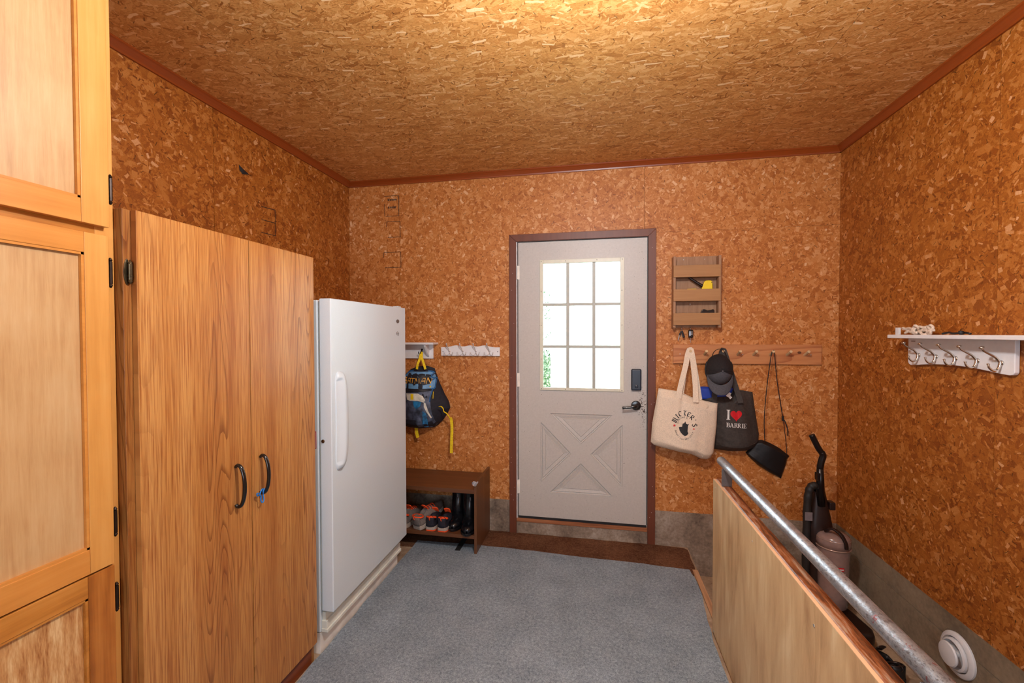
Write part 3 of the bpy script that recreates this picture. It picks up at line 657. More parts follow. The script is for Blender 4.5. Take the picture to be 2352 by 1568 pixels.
# ------------------------------------------------------------------ tall cabinet (maple) at the near end
cab = thing('storage_cabinet', 'tall honey maple cabinet with framed plywood doors, beside the oak wardrobe', 'cabinet', (-1.6, 0.4, 0))
FX = -1.289
CY1 = 0.9565
MB().box(XL + .005, FX - 0.02, -0.30, CY1, 0.0, 2.64).build('body', 'birch', cab)
MB().box(FX - 0.02, FX, CY1 - 0.045, CY1, 0.0, 2.64).build('face_stile', 'maple_z', cab, 0.001)
MB().box(FX - 0.02, FX, -0.30, -0.25, 0.0, 2.64).build('face_stile', 'maple_z', cab, 0.001)
for z0, z1 in ((0.0, 0.09), (0.855, 0.89), (1.735, 1.80), (2.60, 2.64)): MB().box(FX - 0.02, FX - .0005, -0.25, CY1 - .045, z0, z1).build('face_rail', 'maple_dark_y', cab)
def frame_door(y0, y1, z0, z1, st, r0, r1, mz, my, mp, hinges):
    X0, X1 = FX + 0.0006, FX + 0.0195
    d = MB().box(X0, X1, y1 - st, y1, z0, z1).build('door', mz, cab, 0.0015)
    MB().box(X0, X1, y0, y0 + st, z0, z1).build('stile', mz, d, 0.0015)
    MB().box(X0, X1 - .0006, y0 + st, y1 - st, z0, z0 + r0).build('rail', my, d, 0.0015)
    MB().box(X0, X1 - .0006, y0 + st, y1 - st, z1 - r1, z1).build('rail', my, d, 0.0015)
    MB().box(X0 + .002, X0 + 0.008, y0 + st - .004, y1 - st + .004, z0 + r0 - .004, z1 - r1 + .004).build('panel', mp, d)
    # inner quirk bead
    q = MB()
    for a in ((y0 + st, y0 + st + .006, z0 + r0, z1 - r1), (y1 - st - .006, y1 - st, z0 + r0, z1 - r1), (y0 + st, y1 - st, z0 + r0, z0 + r0 + .006), (y0 + st, y1 - st, z1 - r1 - .006, z1 - r1)):
        q.box(X0 + .006, X0 + .0165, *a)
    q.build('bead', my, d)
    for hz in hinges:
        h = MB(); h.tube([(X1 - .004, y1 + .006, hz - .030), (X1 - .004, y1 + .006, hz + .030)], 0.0048, 8)
        h.lathe([(0.003, 0), (0.005, .004), (0.002, .010)], (X1 - .004, y1 + .006, hz + .03), (0, 0, 1), 8); h.lathe([(0.003, 0), (0.005, .004), (0.002, .010)], (X1 - .004, y1 + .006, hz - .03), (0, 0, -1), 8)
        h.box(FX, FX + .003, y1 + .001, y1 + .012, hz - .03, hz + .03)
        h.build('hinge', 'dark_metal', d)
frame_door(0.36, 0.9335, 1.779, 2.595, 0.064, 0.060, 0.07, 'maple_z', 'maple_y', 'birch', (1.882, 2.5))
frame_door(0.36, 0.930, 0.881, 1.7555, 0.056, 0.064, 0.052, 'maple_z', 'maple_y', 'birch', (1.660, 0.99))
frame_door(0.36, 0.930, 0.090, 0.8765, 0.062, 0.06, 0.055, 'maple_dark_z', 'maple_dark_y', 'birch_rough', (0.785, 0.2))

# ------------------------------------------------------------------ oak laminate wardrobe
wd = thing('wardrobe', 'oak laminate wardrobe with two tall doors and black bow handles', 'wardrobe', (-1.6, 1.36, 0))
WX = -1.262; wy0, wy1 = 0.9575, 1.745; wz = 1.838
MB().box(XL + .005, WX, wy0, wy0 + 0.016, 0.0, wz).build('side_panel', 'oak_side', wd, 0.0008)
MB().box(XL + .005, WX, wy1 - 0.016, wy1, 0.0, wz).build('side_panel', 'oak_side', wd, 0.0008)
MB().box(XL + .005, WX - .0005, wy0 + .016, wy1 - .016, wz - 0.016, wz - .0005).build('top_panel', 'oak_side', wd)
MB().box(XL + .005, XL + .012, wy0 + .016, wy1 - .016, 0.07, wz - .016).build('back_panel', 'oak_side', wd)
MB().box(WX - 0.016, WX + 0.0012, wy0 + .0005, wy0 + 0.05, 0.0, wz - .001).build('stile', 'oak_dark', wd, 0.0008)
MB().box(WX - 0.016, WX - .0005, wy0 + .05, wy1 - 0.016, 0.0, 0.088).build('kick_board', 'kick', wd, 0.001)
DXF = -1.242
for k, (y0, y1) in enumerate(((0.979, 1.3725), (1.3755, 1.742))):
    d = MB().box(WX + .0018, DXF, y0, y1, 0.092, wz - .001).build('door', 'oak', wd, 0.001)
    hy, z1, z0 = ((1.300, 1.036, 0.888), (1.414, 1.040, 0.896))[k]
    zc = (z0 + z1) / 2; hl = (z1 - z0) / 2
    pts = [(DXF + 0.002, hy, zc + hl - .008), (DXF + .010, hy, zc + hl)] + [(DXF + 0.012 + 0.026 * math.cos(a), hy, zc + hl * math.sin(a)) for a in [1.2, .9, .6, .3, 0, -.3, -.6, -.9, -1.2]] + [(DXF + .010, hy, zc - hl), (DXF + 0.002, hy, zc - hl + .008)]
    MB().tube(spline(pts, 40), lambda t: 0.0052 + 0.0012 * math.sin(PI * t), 10, flat=1.15).build('handle', 'black_metal', d, smooth=True)
hg = MB(); hx, hy = WX + .0085, 0.967
hg.tube([(hx, hy + .004, 1.645), (hx, hy + .004, 1.688)], 0.0056, 12)
for s in (1, -1): hg.lathe([(0.0056, 0), (0.0045, .002), (0.006, .004), (0.003, .009), (0.001, .012)], (hx, hy + .004, 1.6665 + s * .0215), (0, 0, s), 10)
hg.lathe([(.0064, -.002), (.0064, .002)], (hx, hy + .004, 1.655), (0, 0, 1), 12)
hg.prism([(hy - .007, 1.645), (hy - .004, 1.636), (hy, 1.630), (hy + .004, 1.636), (hy + .006, 1.645), (hy + .006, 1.688), (hy + .004, 1.697), (hy, 1.703), (hy - .004, 1.697), (hy - .007, 1.688), (hy - .009, 1.667)], 'X', WX + .001, WX + .0035)
hg.build('hinge', 'bronze', wd, smooth=False, bevel=.0006)
# blue elastic looped on the right handle
tb = MB(); cx, cy, cz = DXF + .012, 1.412, 0.905
tb.tube(spline([(cx, cy, cz), (cx + .01, cy - .012, cz + .012), (cx + .012, cy - .022, cz + .008), (cx + .01, cy - .026, cz - .006), (cx + .008, cy - .018, cz - .012), (cx + .008, cy - .018, cz - .030), (cx + .008, cy - .010, cz - .040), (cx + .008, cy - .004, cz - .032), (cx + .006, cy - .004, cz - .015)], 60, True), 0.0022, 8, closed=True)
tb.tube(spline([(cx, cy + .006, cz + .003), (cx + .006, cy, cz + .008), (cx + .010, cy - .008, cz + .002), (cx + .006, cy - .004, cz - .008), (cx, cy + .004, cz - .006)], 40, True), 0.0026, 8, closed=True)
tb.tube(spline([(cx + .003, cy - .02, cz - .002), (cx + .004, cy - .032, cz + .001), (cx + .004, cy - .03, cz - .008), (cx + .003, cy - .02, cz - .008)], 24, True), 0.0022, 8, closed=True)
tag(tb.build('elastic_tie', 'tie', None, smooth=True), 'bright blue elastic tie looped on the right wardrobe handle', 'elastic band')

# ------------------------------------------------------------------ upright freezer on a plinth
pl = thing('plinth', 'white painted wooden plinth under the upright freezer', 'plinth', (-1.55, 2.19, 0))
MB().box(-1.277, -1.257, 1.787, 2.585, 0.0, 0.098).build('front_board', 'plinth', pl, 0.001)
MB().box(XL + .02, -1.277, 1.787, 1.807, 0.0, 0.098).build('end_board', 'plinth', pl, 0.001)
MB().box(XL + .02, -1.277, 2.565, 2.585, 0.0, 0.098).build('end_board', 'plinth', pl, 0.001)
fz = thing('freezer', 'white upright freezer with one full-height door and long handle', 'freezer', (-1.55, 2.18, 0.1))
MB().box(XL + .03, -1.256, 1.785, 2.575, 0.100, 1.652).build('body', 'enamel', fz, 0.006)
MB().box(-1.256, -1.246, 1.795, 2.565, 0.205, 1.645).build('gasket', 'enamel_dirty', fz, 0.002)
fk = MB(); fk.box(-1.256, -1.222, 1.792, 2.57, 0.102, 0.118); fk.box(-1.256, -1.228, 1.795, 2.568, 0.118, 0.155); fk.box(-1.256, -1.238, 1.80, 2.565, 0.155, 0.192)
fk.build('kick_grille', 'enamel_dirty', fz, 0.002)
MB().box(-1.245, -1.185, 1.782, 2.572, 0.208, 1.658).build('door', 'enamel', fz, 0.005, seg=3)
MB().box(-1.244, -1.21, 2.52, 2.562, 1.658, 1.668).build('hinge_cap', 'enamel', fz, 0.002)
# bow handle
hd = MB()
zc, hh = 1.087, 0.232
def hfn(u, v):
    z = zc + hh * (2 * u - 1); e = max(0.0, 1 - abs(2 * u - 1) ** 6) ** 0.5
    a = -PI / 2 + PI * v
    y = 1.842 + 0.040 * math.sin(a) * (0.25 + .75 * e) + 0.010 * (1 - abs(2 * u - 1) ** 2)
    x = -1.185 + 0.030 * max(0.0, math.cos(a)) ** 0.6 * e
    if v < .5: x -= 0.014 * math.sin(PI * v * 2) * e * (1 if abs(2 * u - 1) < .86 else 0)
    return Vector((x, y, z))
hd.grid(hfn, 60, 20)
hd.build('handle', 'enamel', fz, smooth=True)
MB().lathe([(0.0085, 0), (0.0085, .002), (0.006, .004), (.004, .004)], (-1.230, 1.782, 1.001), (0, -1, 0), 18).build('key_lock', 'brass', fz)
bd = MB()
bd.add([(-1.1846 + .0008, 2.462 + .020 * math.cos(2 * PI * k / 20), 1.571 + .0115 * math.sin(2 * PI * k / 20)) for k in range(20)], [list(range(20))])
bd.build('badge', 'badge', fz)
bd = MB(); bd.tube([(-1.184, 2.458 + .012 * math.cos(a * PI / 8), 1.497 + .010 * math.sin(a * PI / 8)) for a in range(16)], 0.0012, 5, closed=True); bd.box(-1.185, -1.184, 2.45, 2.478, 1.495, 1.498); bd.box(-1.185, -1.184, 2.47, 2.473, 1.482, 1.498)
bd.build('badge', 'badge', fz)
rl = MB()
for a in ((-1.300, -1.267, 1.041, 1.044), (-1.300, -1.267, .964, .967), (-1.2695, -1.267, .964, 1.044)): rl.box(a[0], a[1], 1.7843, 1.785, a[2], a[3])
rl.build('warning_label', 'red', fz, label='red outlined label on the freezer side')

# ------------------------------------------------------------------ bench with shoes
bn = thing('shoe_bench', 'dark walnut laminate shoe bench with clear corner bumper, beside the freezer', 'bench', (-1.25, 2.96, 0.008))
bt = 0.0148
MB().box(-0.797, -0.780, 2.780, 3.150, bt, 0.492).build('side_panel', 'bench_side', bn, 0.001)
MB().box(-1.767, -1.750, 2.780, 3.150, bt, 0.492).build('side_panel', 'bench_side', bn, 0.001)
MB().box(-1.750, -0.797, 2.784, 3.150, 0.418, 0.445).build('seat_board', 'bench', bn, 0.001)
MB().box(-1.750, -0.797, 2.784, 3.150, 0.112, 0.136).build('lower_shelf', 'bench', bn, 0.001)
kb = MB(); kb.lathe([(0.006, 0), (0.016, .003), (.018, .008), (.014, .014), (.005, .017)], (-0.792, 2.779, 0.492), (0, -1, 0), 14); kb.lathe([(0.005, 0), (0.009, .002), (.006, .008)], (-0.780, 2.792, 0.495), (1, 0, 0), 10)
kb.build('corner_bumper', 'clear', bn, smooth=True)

def shoe(name, label, cat, x, y, z, rz, up_m, sole_m, trim_m, collar_m, L=0.26, Wd=0.085, group=None, lift=0.0, lace=True):
    """sneaker, toe along +Y before rotation, heel at y=0"""
    t = thing(name, label, cat, (x, y, z), group); t.rotation_euler = (lift, 0, rz)
    ORG[t.name] = Vector((0, 0, 0))
    prof = lambda s: (0.36 + 0.14 * math.sin(PI * min(1, s * 1.15 + .1))) * (1 - 0.75 * max(0, (s - .78) / .22) ** 2.2) * (1 if s > .06 else .72 + s * 4.6)
    def ring(s): return Wd * prof(s)
    def sole_fn(z0, z1, ex):
        mb = MB(); N = 26; out = []
        for k in range(N + 1):
            s = k / N; out.append((ring(s) * ex, s * L))
        poly = out + [(-a, b) for a, b in reversed(out)]
        return mb.prism(poly, 'Z', z0, z1)
    sole_fn(0.006, 0.030, 1.08).build('sole', sole_m, t, 0.003)
    sole_fn(0.0, 0.006, 1.05).build('outsole', trim_m, t)
    def top(s):
        return 0.030 + (0.062 if s < .12 else 0.062 - 0.020 * min(1, (s - .12) / .1) if s < .3 else 0.052 + 0.012 * math.sin((s - .3) * 3) if s < .42 else 0.058 * (1 - ((s - .42) / .6) ** 1.3 * .62))
    def up_fn(u, v):
        s = u; h = top(s) - 0.028; a = v * PI
        w = ring(s) * 1.0
        open_ = 1.0 if s < .42 else 0.0
        cx = math.cos(a); sx = math.sin(a)
        if open_:
            k = min(1.0, sx * 1.25); wx = w * (cx if abs(cx) > .45 else .45 * (1 if cx >= 0 else -1)) * (1 - .25 * k)
            return Vector((wx, s * L + .001, 0.028 + h * k * (1 if abs(cx) > .2 else .55)))
        return Vector((w * math.copysign(abs(cx) ** .75, cx), s * L, 0.028 + h * sx ** .8))
    MB().grid(up_fn, 26, 22).build('upper', up_m, t, smooth=True, solid=0.003)
    hb = MB(); hb.grid(lambda u, v: Vector((ring(0.03) * 1.0 * math.sin((u - .5) * PI), .012 - .014 * math.cos((u - .5) * PI), 0.028 + v * .064)), 10, 4)
    hb.build('heel_counter', up_m, t, smooth=True, solid=0.003)
    col = [(ring(.1) * .9 * math.sin(a), .035 + .055 * (1 - math.cos(a)) * .5 - .03, .092 - .018 * (1 - math.cos(a)) * .5 * 1.0) for a in [2 * PI * k / 24 for k in range(24)]]
    MB().tube(col, 0.0055, 8, closed=True).build('collar', collar_m, t, smooth=True)
    MB().grid(lambda u, v: Vector(((u - .5) * .045, .10 + v * .045 - .02 * v, .085 + .035 * (1 - v) + .006 * math.sin(PI * u))), 6, 6).build('tongue', collar_m, t, smooth=True, solid=.005)
    if lace:
        for k in range(4):
            yy = .115 + k * .022; zz = top(yy / L) + .004
            MB().tube(spline([(-.026, yy, zz - .010), (-.010, yy + .006, zz + .002), (.010, yy + .004, zz + .002), (.026, yy, zz - .010)], 9), 0.0026, 6).build('lace', collar_m, t, smooth=True)
    MB().tube(spline([(0, -.001, .075), (0.0, -.010, .090), (0, -.004, .100), (0, .006, .092)], 12), .003, 6).build('pull_loop', collar_m, t, smooth=True)
    return t
G_ = 0.1362
shoe('sneaker', 'grey running shoe with orange laces, leaning nearest the boots of the grey pair', 'shoe', -1.215, 2.80, G_ + .001, -0.36, 'shoe_grey', 'sole', 'sole', 'orange', L=.28, Wd=.10, lift=0.24)
shoe('sneaker', 'grey running shoe with orange laces, half hidden behind the freezer', 'shoe', -1.335, 2.80, G_, -0.12, 'shoe_grey', 'sole', 'sole', 'orange', L=.28, Wd=.10)
shoe('sneaker', 'navy child shoe with orange collar, the one next to the grey shoes', 'shoe', -1.118, 2.795, G_, 0.02, 'navy', 'sole', 'orange', 'orange', L=.20, Wd=.078, lace=False)
shoe('sneaker', 'navy child shoe with orange collar, the one next to the rubber boots', 'shoe', -1.034, 2.795, G_, -0.04, 'navy', 'sole', 'orange', 'orange', L=.20, Wd=.078, lace=False)
def boot(label, x, y, rz):
    t = thing('rubber_boot', label, 'boot', (x, y, G_)); t.rotation_euler = (0, 0, rz); ORG[t.name] = Vector((0, 0, 0))
    # toe towards -Y; shaft at y=0
    def sh(u, v):
        a = 2 * PI * u; z = .05 + .215 * v
        rx = .043 + .010 * v; ry = .052 + .014 * v
        lean = .012 * v
        return Vector((rx * math.cos(a), ry * math.sin(a) + lean - .01 * math.sin(v * 6), z))
    MB().grid(sh, 28, 10, cu=True).build('shaft', 'rubber', t, smooth=True, solid=.004)
    MB().tube([Vector((.053 * math.cos(a), .066 * math.sin(a) + .015, .265)) for a in [2 * PI * k / 28 for k in range(28)]], .0035, 6, closed=True).build('rim', 'rubber', t, smooth=True)
    def ft(u, v):
        s = u; a = v * 2 * PI
        yy = .055 - s * .225
        w = (.040 + .010 * math.sin(PI * min(1, s * 1.1))) * (1 - .85 * max(0, (s - .8) / .2) ** 2) * (.8 + .2 * min(1, s * 8))
        h = (.085 if s < .35 else .085 - .038 * min(1, (s - .35) / .3)) * (1 - .55 * max(0, (s - .8) / .2) ** 2)
        return Vector((w * math.cos(a), yy, .012 + h / 2 + h / 2 * math.sin(a)))
    MB().grid(lambda u, v: ft(v, u), 20, 24, cu=True).build('foot', 'rubber', t, smooth=True, solid=.002)
    pts = [((.043 + .009 * math.sin(PI * min(1, s * 1.1))) * (1 - .8 * max(0, (s - .8) / .2) ** 2), .062 - s * .24) for s in [k / 20 for k in range(21)]]
    MB().prism(pts + [(-a, b) for a, b in reversed(pts)], 'Z', 0, .018).build('sole', 'rubber', t, .003)
    MB().box(.008, .014, -.0665, -.062, .20, .222).build('logo_patch', 'vac_label', t)
    return t
boot('black rubber boot at the bench end panel, toe overhanging the shelf', -0.870, 2.935, 0.14)
boot('black rubber boot standing behind, beside the navy shoes', -0.968, 2.985, 0.02)

# ------------------------------------------------------------------ barrier with handrail
ba = thing('stair_barrier', 'plywood-clad timber barrier along the stairwell edge', 'barrier', (0.6, 1.3, 0.0))
BY0 = 0.35
MB().box(0.575, 0.586, BY0, 2.280, 0.016, 0.774).build('plywood_panel', 'ply', ba, 0.0008)
MB().box(0.5752, 0.5858, BY0 + .002, 2.279, 0.7742, 0.7752).build('plywood_edge', 'ply_edge', ba)
def rough_timber(x0, x1, y0, y1, z0, z1, name):
    N = 90; mb = MB()
    def sec(t):
        y = y0 + (y1 - y0) * t; n = lambda k: .0022 * noise.noise(Vector((y * 14, k, 3)))
        return [Vector((x0 + .001, y, z0)), Vector((x1 + n(1), y, z0)), Vector((x1 + n(2), y, z1 - .006)), Vector((x1 - .006 + n(3), y, z1 + n(4) * .5)), Vector((x0 + .004, y, z1 + n(5) * .5)), Vector((x0 + .001, y, z1 - .003))]
    S_ = [sec(i / N) for i in range(N + 1)]
    mb.add([p for s in S_ for p in s], [(i * 6 + k, i * 6 + (k + 1) % 6, i * 6 + 6 + (k + 1) % 6, i * 6 + 6 + k) for i in range(N) for k in range(6)] + [list(range(6)), [N * 6 + k for k in range(6)]])
    return mb.build(name, 'timber', ba)
rough_timber(0.586, 0.632, BY0, 2.275, 0.685, 0.777, 'top_rail')
for y in (2.235, 1.6, 0.95, 0.36): MB().box(0.5865, 0.626, y, y + .038, 0.011, 0.684).build('stud', 'timber', ba)
for y, z in ((2.243, 0.742), (1.735, 0.722), (1.272, 0.715), (2.25, 0.03), (0.9, 0.70), (1.9, .05)):
    MB().lathe([(0.0042, 0), (0.0042, .0012), (.002, .0018)], (0.575, y, z), (-1, 0, 0), 8).build('screw', 'screw', ba)
hr = thing('handrail', 'scuffed galvanised pipe handrail welded on a flat steel post', 'handrail', (0.605, 1.3, 0.777))
MB().tube([(0.606, y_, 0.871) for y_ in [0.35 + (2.262 - .35) * k / 12 for k in range(13)]], 0.0205, 24).build('pipe', 'pipe', hr, smooth=True)
MB().box(0.584, 0.629, 2.165, 2.172, 0.7775, 0.858).build('post', 'badge', hr, 0.001)
MB().box(0.584, 0.629, 0.9, 0.907, 0.7775, 0.858).build('post', 'pipe', hr, 0.001)
for o in list(hr.children):
    if o.name.startswith('pipe'):
        for p in o.data.polygons:
            if len(p.vertices) > 4: p.use_smooth = False

# ------------------------------------------------------------------ white shelf with hooks on the stairwell wall
rs = thing('hook_shelf', 'white wall shelf with five chrome double hooks, on the stairwell wall', 'shelf', (XR, 2.2, 1.40))
bx = XR - 0.0175
low = [(2.500, 1.350), (2.494, 1.340), (2.480, 1.3355), (2.45, 1.337), (2.40, 1.343), (2.34, 1.349), (2.24, 1.353), (2.13, 1.350), (2.05, 1.342), (2.0, 1.336), (1.96, 1.333), (1.945, 1.336), (1.938, 1.345)]
MB().prism([(2.500, 1.468)] + low + [(1.938, 1.468)], 'X', bx, XR - .0005).build('back_board', 'white_rack', rs, 0.003)
MB().box(XR - 0.098, XR - .0005, 1.80, 2.520, 1.4685, 1.486).build('shelf_board', 'white_rack', rs, 0.003)
for y, z in ((2.423, 1.388), (2.315, 1.386), (2.205, 1.384), (2.096, 1.381), (1.990, 1.379)):
    h = MB()
    h.lathe([(.010, 0), (.010, .003), (.007, .006)], (bx, y, z), (-1, 0, 0), 14)
    ho = h.build('hook', 'chrome', rs, smooth=True)
    MB().tube(spline([(bx - .004, y, z - .012), (bx - .008, y, z + .004), (bx - .022, y, z + .022), (bx - .045, y, z + .036), (bx - .060, y, z + .046), (bx - .064, y, z + .054)], 24), lambda t: .0042 + .0006 * math.sin(6 * t), 8).lathe([(.002, 0), (.0075, .002), (.009, .006), (.006, .010), (.001, .011)], (bx - .065, y, z + .053), (-.3, 0, 1), 12).build('upper_arm', 'chrome', ho, smooth=True)
    MB().tube(spline([(bx - .006, y, z + .006), (bx - .008, y, z - .012), (bx - .014, y, z - .026), (bx - .028, y, z - .030), (bx - .040, y, z - .020), (bx - .044, y, z - .008)], 24), lambda t: .0055 - .0015 * t, 8).lathe([(.002, 0), (.005, .002), (.005, .005), (.001, .007)], (bx - .044, y, z - .009), (0, 0, 1), 10).build('lower_arm', 'chrome', ho, smooth=True)
MB().box(bx - .0006, bx, 2.45, 2.478, 1.452, 1.456).build('maker_mark', 'badge', rs)
# bundle of rope, little white clip, dark clutter on the shelf
rp = MB(); zr = 1.4862
for k in range(7):
    rnd = random.Random(k)
    cy = 2.325 + .045 * (k % 3) + rnd.uniform(-.01, .01)
    L_ = .055 + rnd.uniform(0, .02)
    pts = [(1.50 + rnd.uniform(-.008, .008) + .014 * math.cos(a), cy + L_ * math.cos(a) * .9, zr + .016 + k * .002 + .012 * math.sin(a + k) + .006 * math.sin(3 * a)) for a in [2 * PI * j / 10 for j in range(10)]]
    rp.tube(spline(pts, 40, True), .0058, 7, closed=True)
for k in range(3): rp.tube(spline([(1.50 + 0.018 * math.cos(a), 2.372 + .006 * k, zr + .019 + .016 * math.sin(a)) for a in [2 * PI * j / 8 for j in range(8)]], 24, True), .005, 7, closed=True)
tag(rp.build('rope_bundle', 'rope', smooth=True), 'tied bundle of pale cotton rope on the white hook shelf', 'rope')
tag(MB().box(1.472, 1.482, 2.462, 2.486, 1.4862, 1.521).build('plastic_clip', 'white_plastic', bevel=.001), 'small white upright clip at the far end of the hook shelf', 'clip')
dk = MB(); dk.tube(spline([(1.49, 2.215, zr + .005), (1.50, 2.19, zr + .010), (1.485, 2.15, zr + .006), (1.50, 2.11, zr + .009), (1.49, 2.07, zr + .005)], 24), .0045, 7)
dk.lathe([(.004, 0), (.009, .003), (.009, .014), (.004, .018)], (1.49, 2.115, zr + .0005), (0, 0, 1), 12)
tag(dk.build('dog_lead', 'vac_hose', smooth=True), 'dark coiled strap lying on the hook shelf beside the rope', 'strap')
# round vent on the concrete
vn = thing('air_vent', 'round white air vent on the concrete stairwell wall', 'vent', (XR, 2.185, 0.10))
V0 = (XR - .0015, 2.185, 0.098)
MB().lathe([(.090, 0), (.090, .008), (.084, .014), (.072, .017), (.069, .012), (.067, 0.0)], V0, (-1, 0, 0), 48).build('outer_ring', 'white_plastic', vn, smooth=False, bevel=.0008)
MB().lathe([(.066, .006), (.064, .022), (.056, .027), (.053, .022), (.051, .004)], V0, (-1, 0, 0), 48).build('inner_ring', 'white_plastic', vn, bevel=.0008)
MB().lathe([(.012, .003), (.012, .03), (.046, .034), (.050, .040), (.047, .046), (.030, .050), (.001, .051)], V0, (-1, 0, 0), 48).build('centre_disc', 'white_plastic', vn, bevel=.0008)

# ------------------------------------------------------------------ vacuum cleaner on the landing
vc = thing('vacuum_cleaner', 'dark upright vacuum cleaner with mauve dust canister, in the stairwell corner', 'vacuum', (1.28, 2.85, -0.19))
VY = 2.82
MB().tube(spline([(1.250, VY, .896), (1.262, VY, .87), (1.286, VY, .82), (1.303, VY, .794)], 16), .0165, 12).build('grip', 'vac_top', vc, smooth=True)
MB().tube(spline([(1.303, VY, .797), (1.311, VY, .775), (1.303, VY + .002, .74), (1.298, VY + .004, .70)], 14), .0175, 12).build('grip_bend', 'vac_top', vc, smooth=True)
MB().tube([(1.298, VY + .004, .72), (1.300, VY + .005, .62), (1.303, VY + .005, .48)], lambda t: .0165 + .008 * t, 12).build('wand', 'vac_top', vc, smooth=True)
MB().box(1.276, 1.292, VY - .018, VY + .02, .63, .675).build('switch', 'vac_top', vc, .003)
sp_ = MB(); N = 20
def spine(u, v):
    z = .56 - .66 * u; a = 2 * PI * v
    hw = .030 + .038 * min(1, u * 3.2); hd_ = .028 + .030 * min(1, u * 3)
    return Vector((1.303 + hw * math.copysign(abs(math.cos(a)) ** .6, math.cos(a)), VY + .03 + hd_ * math.copysign(abs(math.sin(a)) ** .6, math.sin(a)), z))
sp_.grid(lambda u, v: spine(v, u), 24, N, cu=True); sp_.build('body', 'vac_black', vc, smooth=True)
MB().box(1.345, 1.378, VY - .01, VY + .04, .46, .505).build('hose_clip', 'vac_black', vc, .006)
MB().tube(spline([(1.285, VY + .01, .590), (1.262, VY, .598), (1.243, VY, .575), (1.232, VY, .50), (1.228, VY, .30), (1.226, VY, .10), (1.235, VY + .02, -.02), (1.27, VY + .05, -.06)], 60), lambda t: .0205 + .0012 * math.sin(t * 420), 12).build('hose', 'vac_hose', vc, smooth=True)
MB().box(1.210, 1.250, VY - .024, VY - .019, .395, .445).build('hose_label', 'vac_label', vc, .002)
CX, CY = 1.352, VY - .035
can = MB(); can.lathe([(.058, -.085), (.070, -.07), (.074, .0), (.078, .20), (.083, .262), (.0835, .268)], (CX, CY, 0), (0, 0, 1), 40); can.build('dust_canister', 'vac_can', vc, smooth=True)
MB().tube([(CX + .0835 * math.cos(a), CY + .0835 * math.sin(a), .268) for a in [2 * PI * k / 40 for k in range(40)]], .0045, 8, closed=True).build('canister_rim', 'vac_rim', vc, smooth=True)
MB().lathe([(.084, .272), (.085, .296), (.083, .318), (.078, .330), (.064, .340), (.045, .347), (.02, .351), (.001, .352)], (CX, CY, 0), (0, 0, 1), 40).build('canister_lid', 'vac_can', vc, smooth=True)
MB().tube([(CX + .0815 * math.cos(a), CY + .0815 * math.sin(a), .316) for a in [2 * PI * k / 40 for k in range(40)]], .0028, 8, closed=True).build('lid_rim', 'vac_rim', vc, smooth=True)
MB().strap(spline([(CX - .045, CY - .01, .350), (CX - .03, CY - .05, .384), (CX + .0, CY - .078, .366), (CX + .018, CY - .092, .325), (CX + .022, CY - .094, .29)], 20), .018, .012, (1, .3, 0)).build('canister_handle', 'vac_black', vc, .003)
lb = MB(); 
for k in range(8):
    pass
def canpt(x, z, off=.0012):
    r = .0795 + off; dx = x - CX; return (x, CY - math.sqrt(max(0, r * r - dx * dx)), z)
for a, b_, z0, z1, mm, nm in ((1.330, 1.372, .158, .178, 'red', 'red_badge'), (1.336, 1.368, .164, .170, 'white_print', 'badge_line'), (1.330, 1.378, .126, .144, 'white_print', 'badge_line')):
    off = .0012 if mm == 'red' else .0022
    MB().grid(lambda u, v: Vector(canpt(a + (b_ - a) * u, z0 + (z1 - z0) * v, off)), 6, 1).build(nm, mm, vc)
MB().prism([(1.215, 2.58), (1.46, 2.58), (1.48, 2.64), (1.45, 2.86), (1.23, 2.86), (1.205, 2.64)], 'Z', -.175, -.105).build('floor_head', 'vac_black', vc, .02, seg=3)
MB().tube([(1.235, 2.90, -.15), (1.44, 2.90, -.15)], .038, 18).build('wheel', 'vac_top', vc)
MB().tube([(1.335, 2.88, -.13), (1.335, 2.86, -.04), (1.32, 2.85, .0)], .045, 14).build('neck', 'vac_black', vc, smooth=True)
shoe('shoe', 'dark shoe left on the stairwell landing below the handrail', 'shoe', 1.43, 2.34, -0.19, 0.25, 'pouch', 'felt_black', 'felt_black', 'vac_black', L=.22, Wd=.09, lace=False)

# ------------------------------------------------------------------ letter rack with things in it
rk = thing('letter_rack', 'small plywood wall rack with three pockets, above the peg board', 'rack', (0.67, D, 1.78))
MB().box(0.533, 0.817, D - .006, D - .0005, 1.534, 2.020).build('back_panel', 'rack', rk)
MB().box(0.519, 0.535, D - .072, D - .0005, 1.532, 2.014).build('side_panel', 'rack', rk, .001)
MB().box(0.806, 0.822, D - .072, D - .0005, 1.532, 2.014).build('side_panel', 'rack', rk, .001)
for z0, z1 in ((1.872, 1.951), (1.711, 1.791), (1.550, 1.630)):
    MB().box(0.519, 0.8155, D - .081, D - .0725, z0, z1).build('slat', 'rack_slat', rk, .001)
    MB().box(0.535, 0.806, D - .072, D - .0062, z0, z0 + .007).build('pocket_floor', 'rack', rk)
for x, z in ((.595, 2.0), (.732, 2.0), (.64, 1.695)): MB().lathe([(.0035, 0), (.003, .002)], (x, D - .006, z), (0, -1, 0), 8).build('screw', 'screw', rk)
ut = thing('utility_tool', 'yellow hand tool with dark folding handle in the middle rack pocket', 'tool', (0.74, D - .04, 1.80))
MB().prism([(0.700, 1.75), (0.706, 1.80), (0.722, 1.843), (0.732, 1.850), (0.762, 1.850), (0.772, 1.842), (0.776, 1.75)], 'Y', D - .052, D - .030).build('body', 'yellow_plastic', ut, .004)
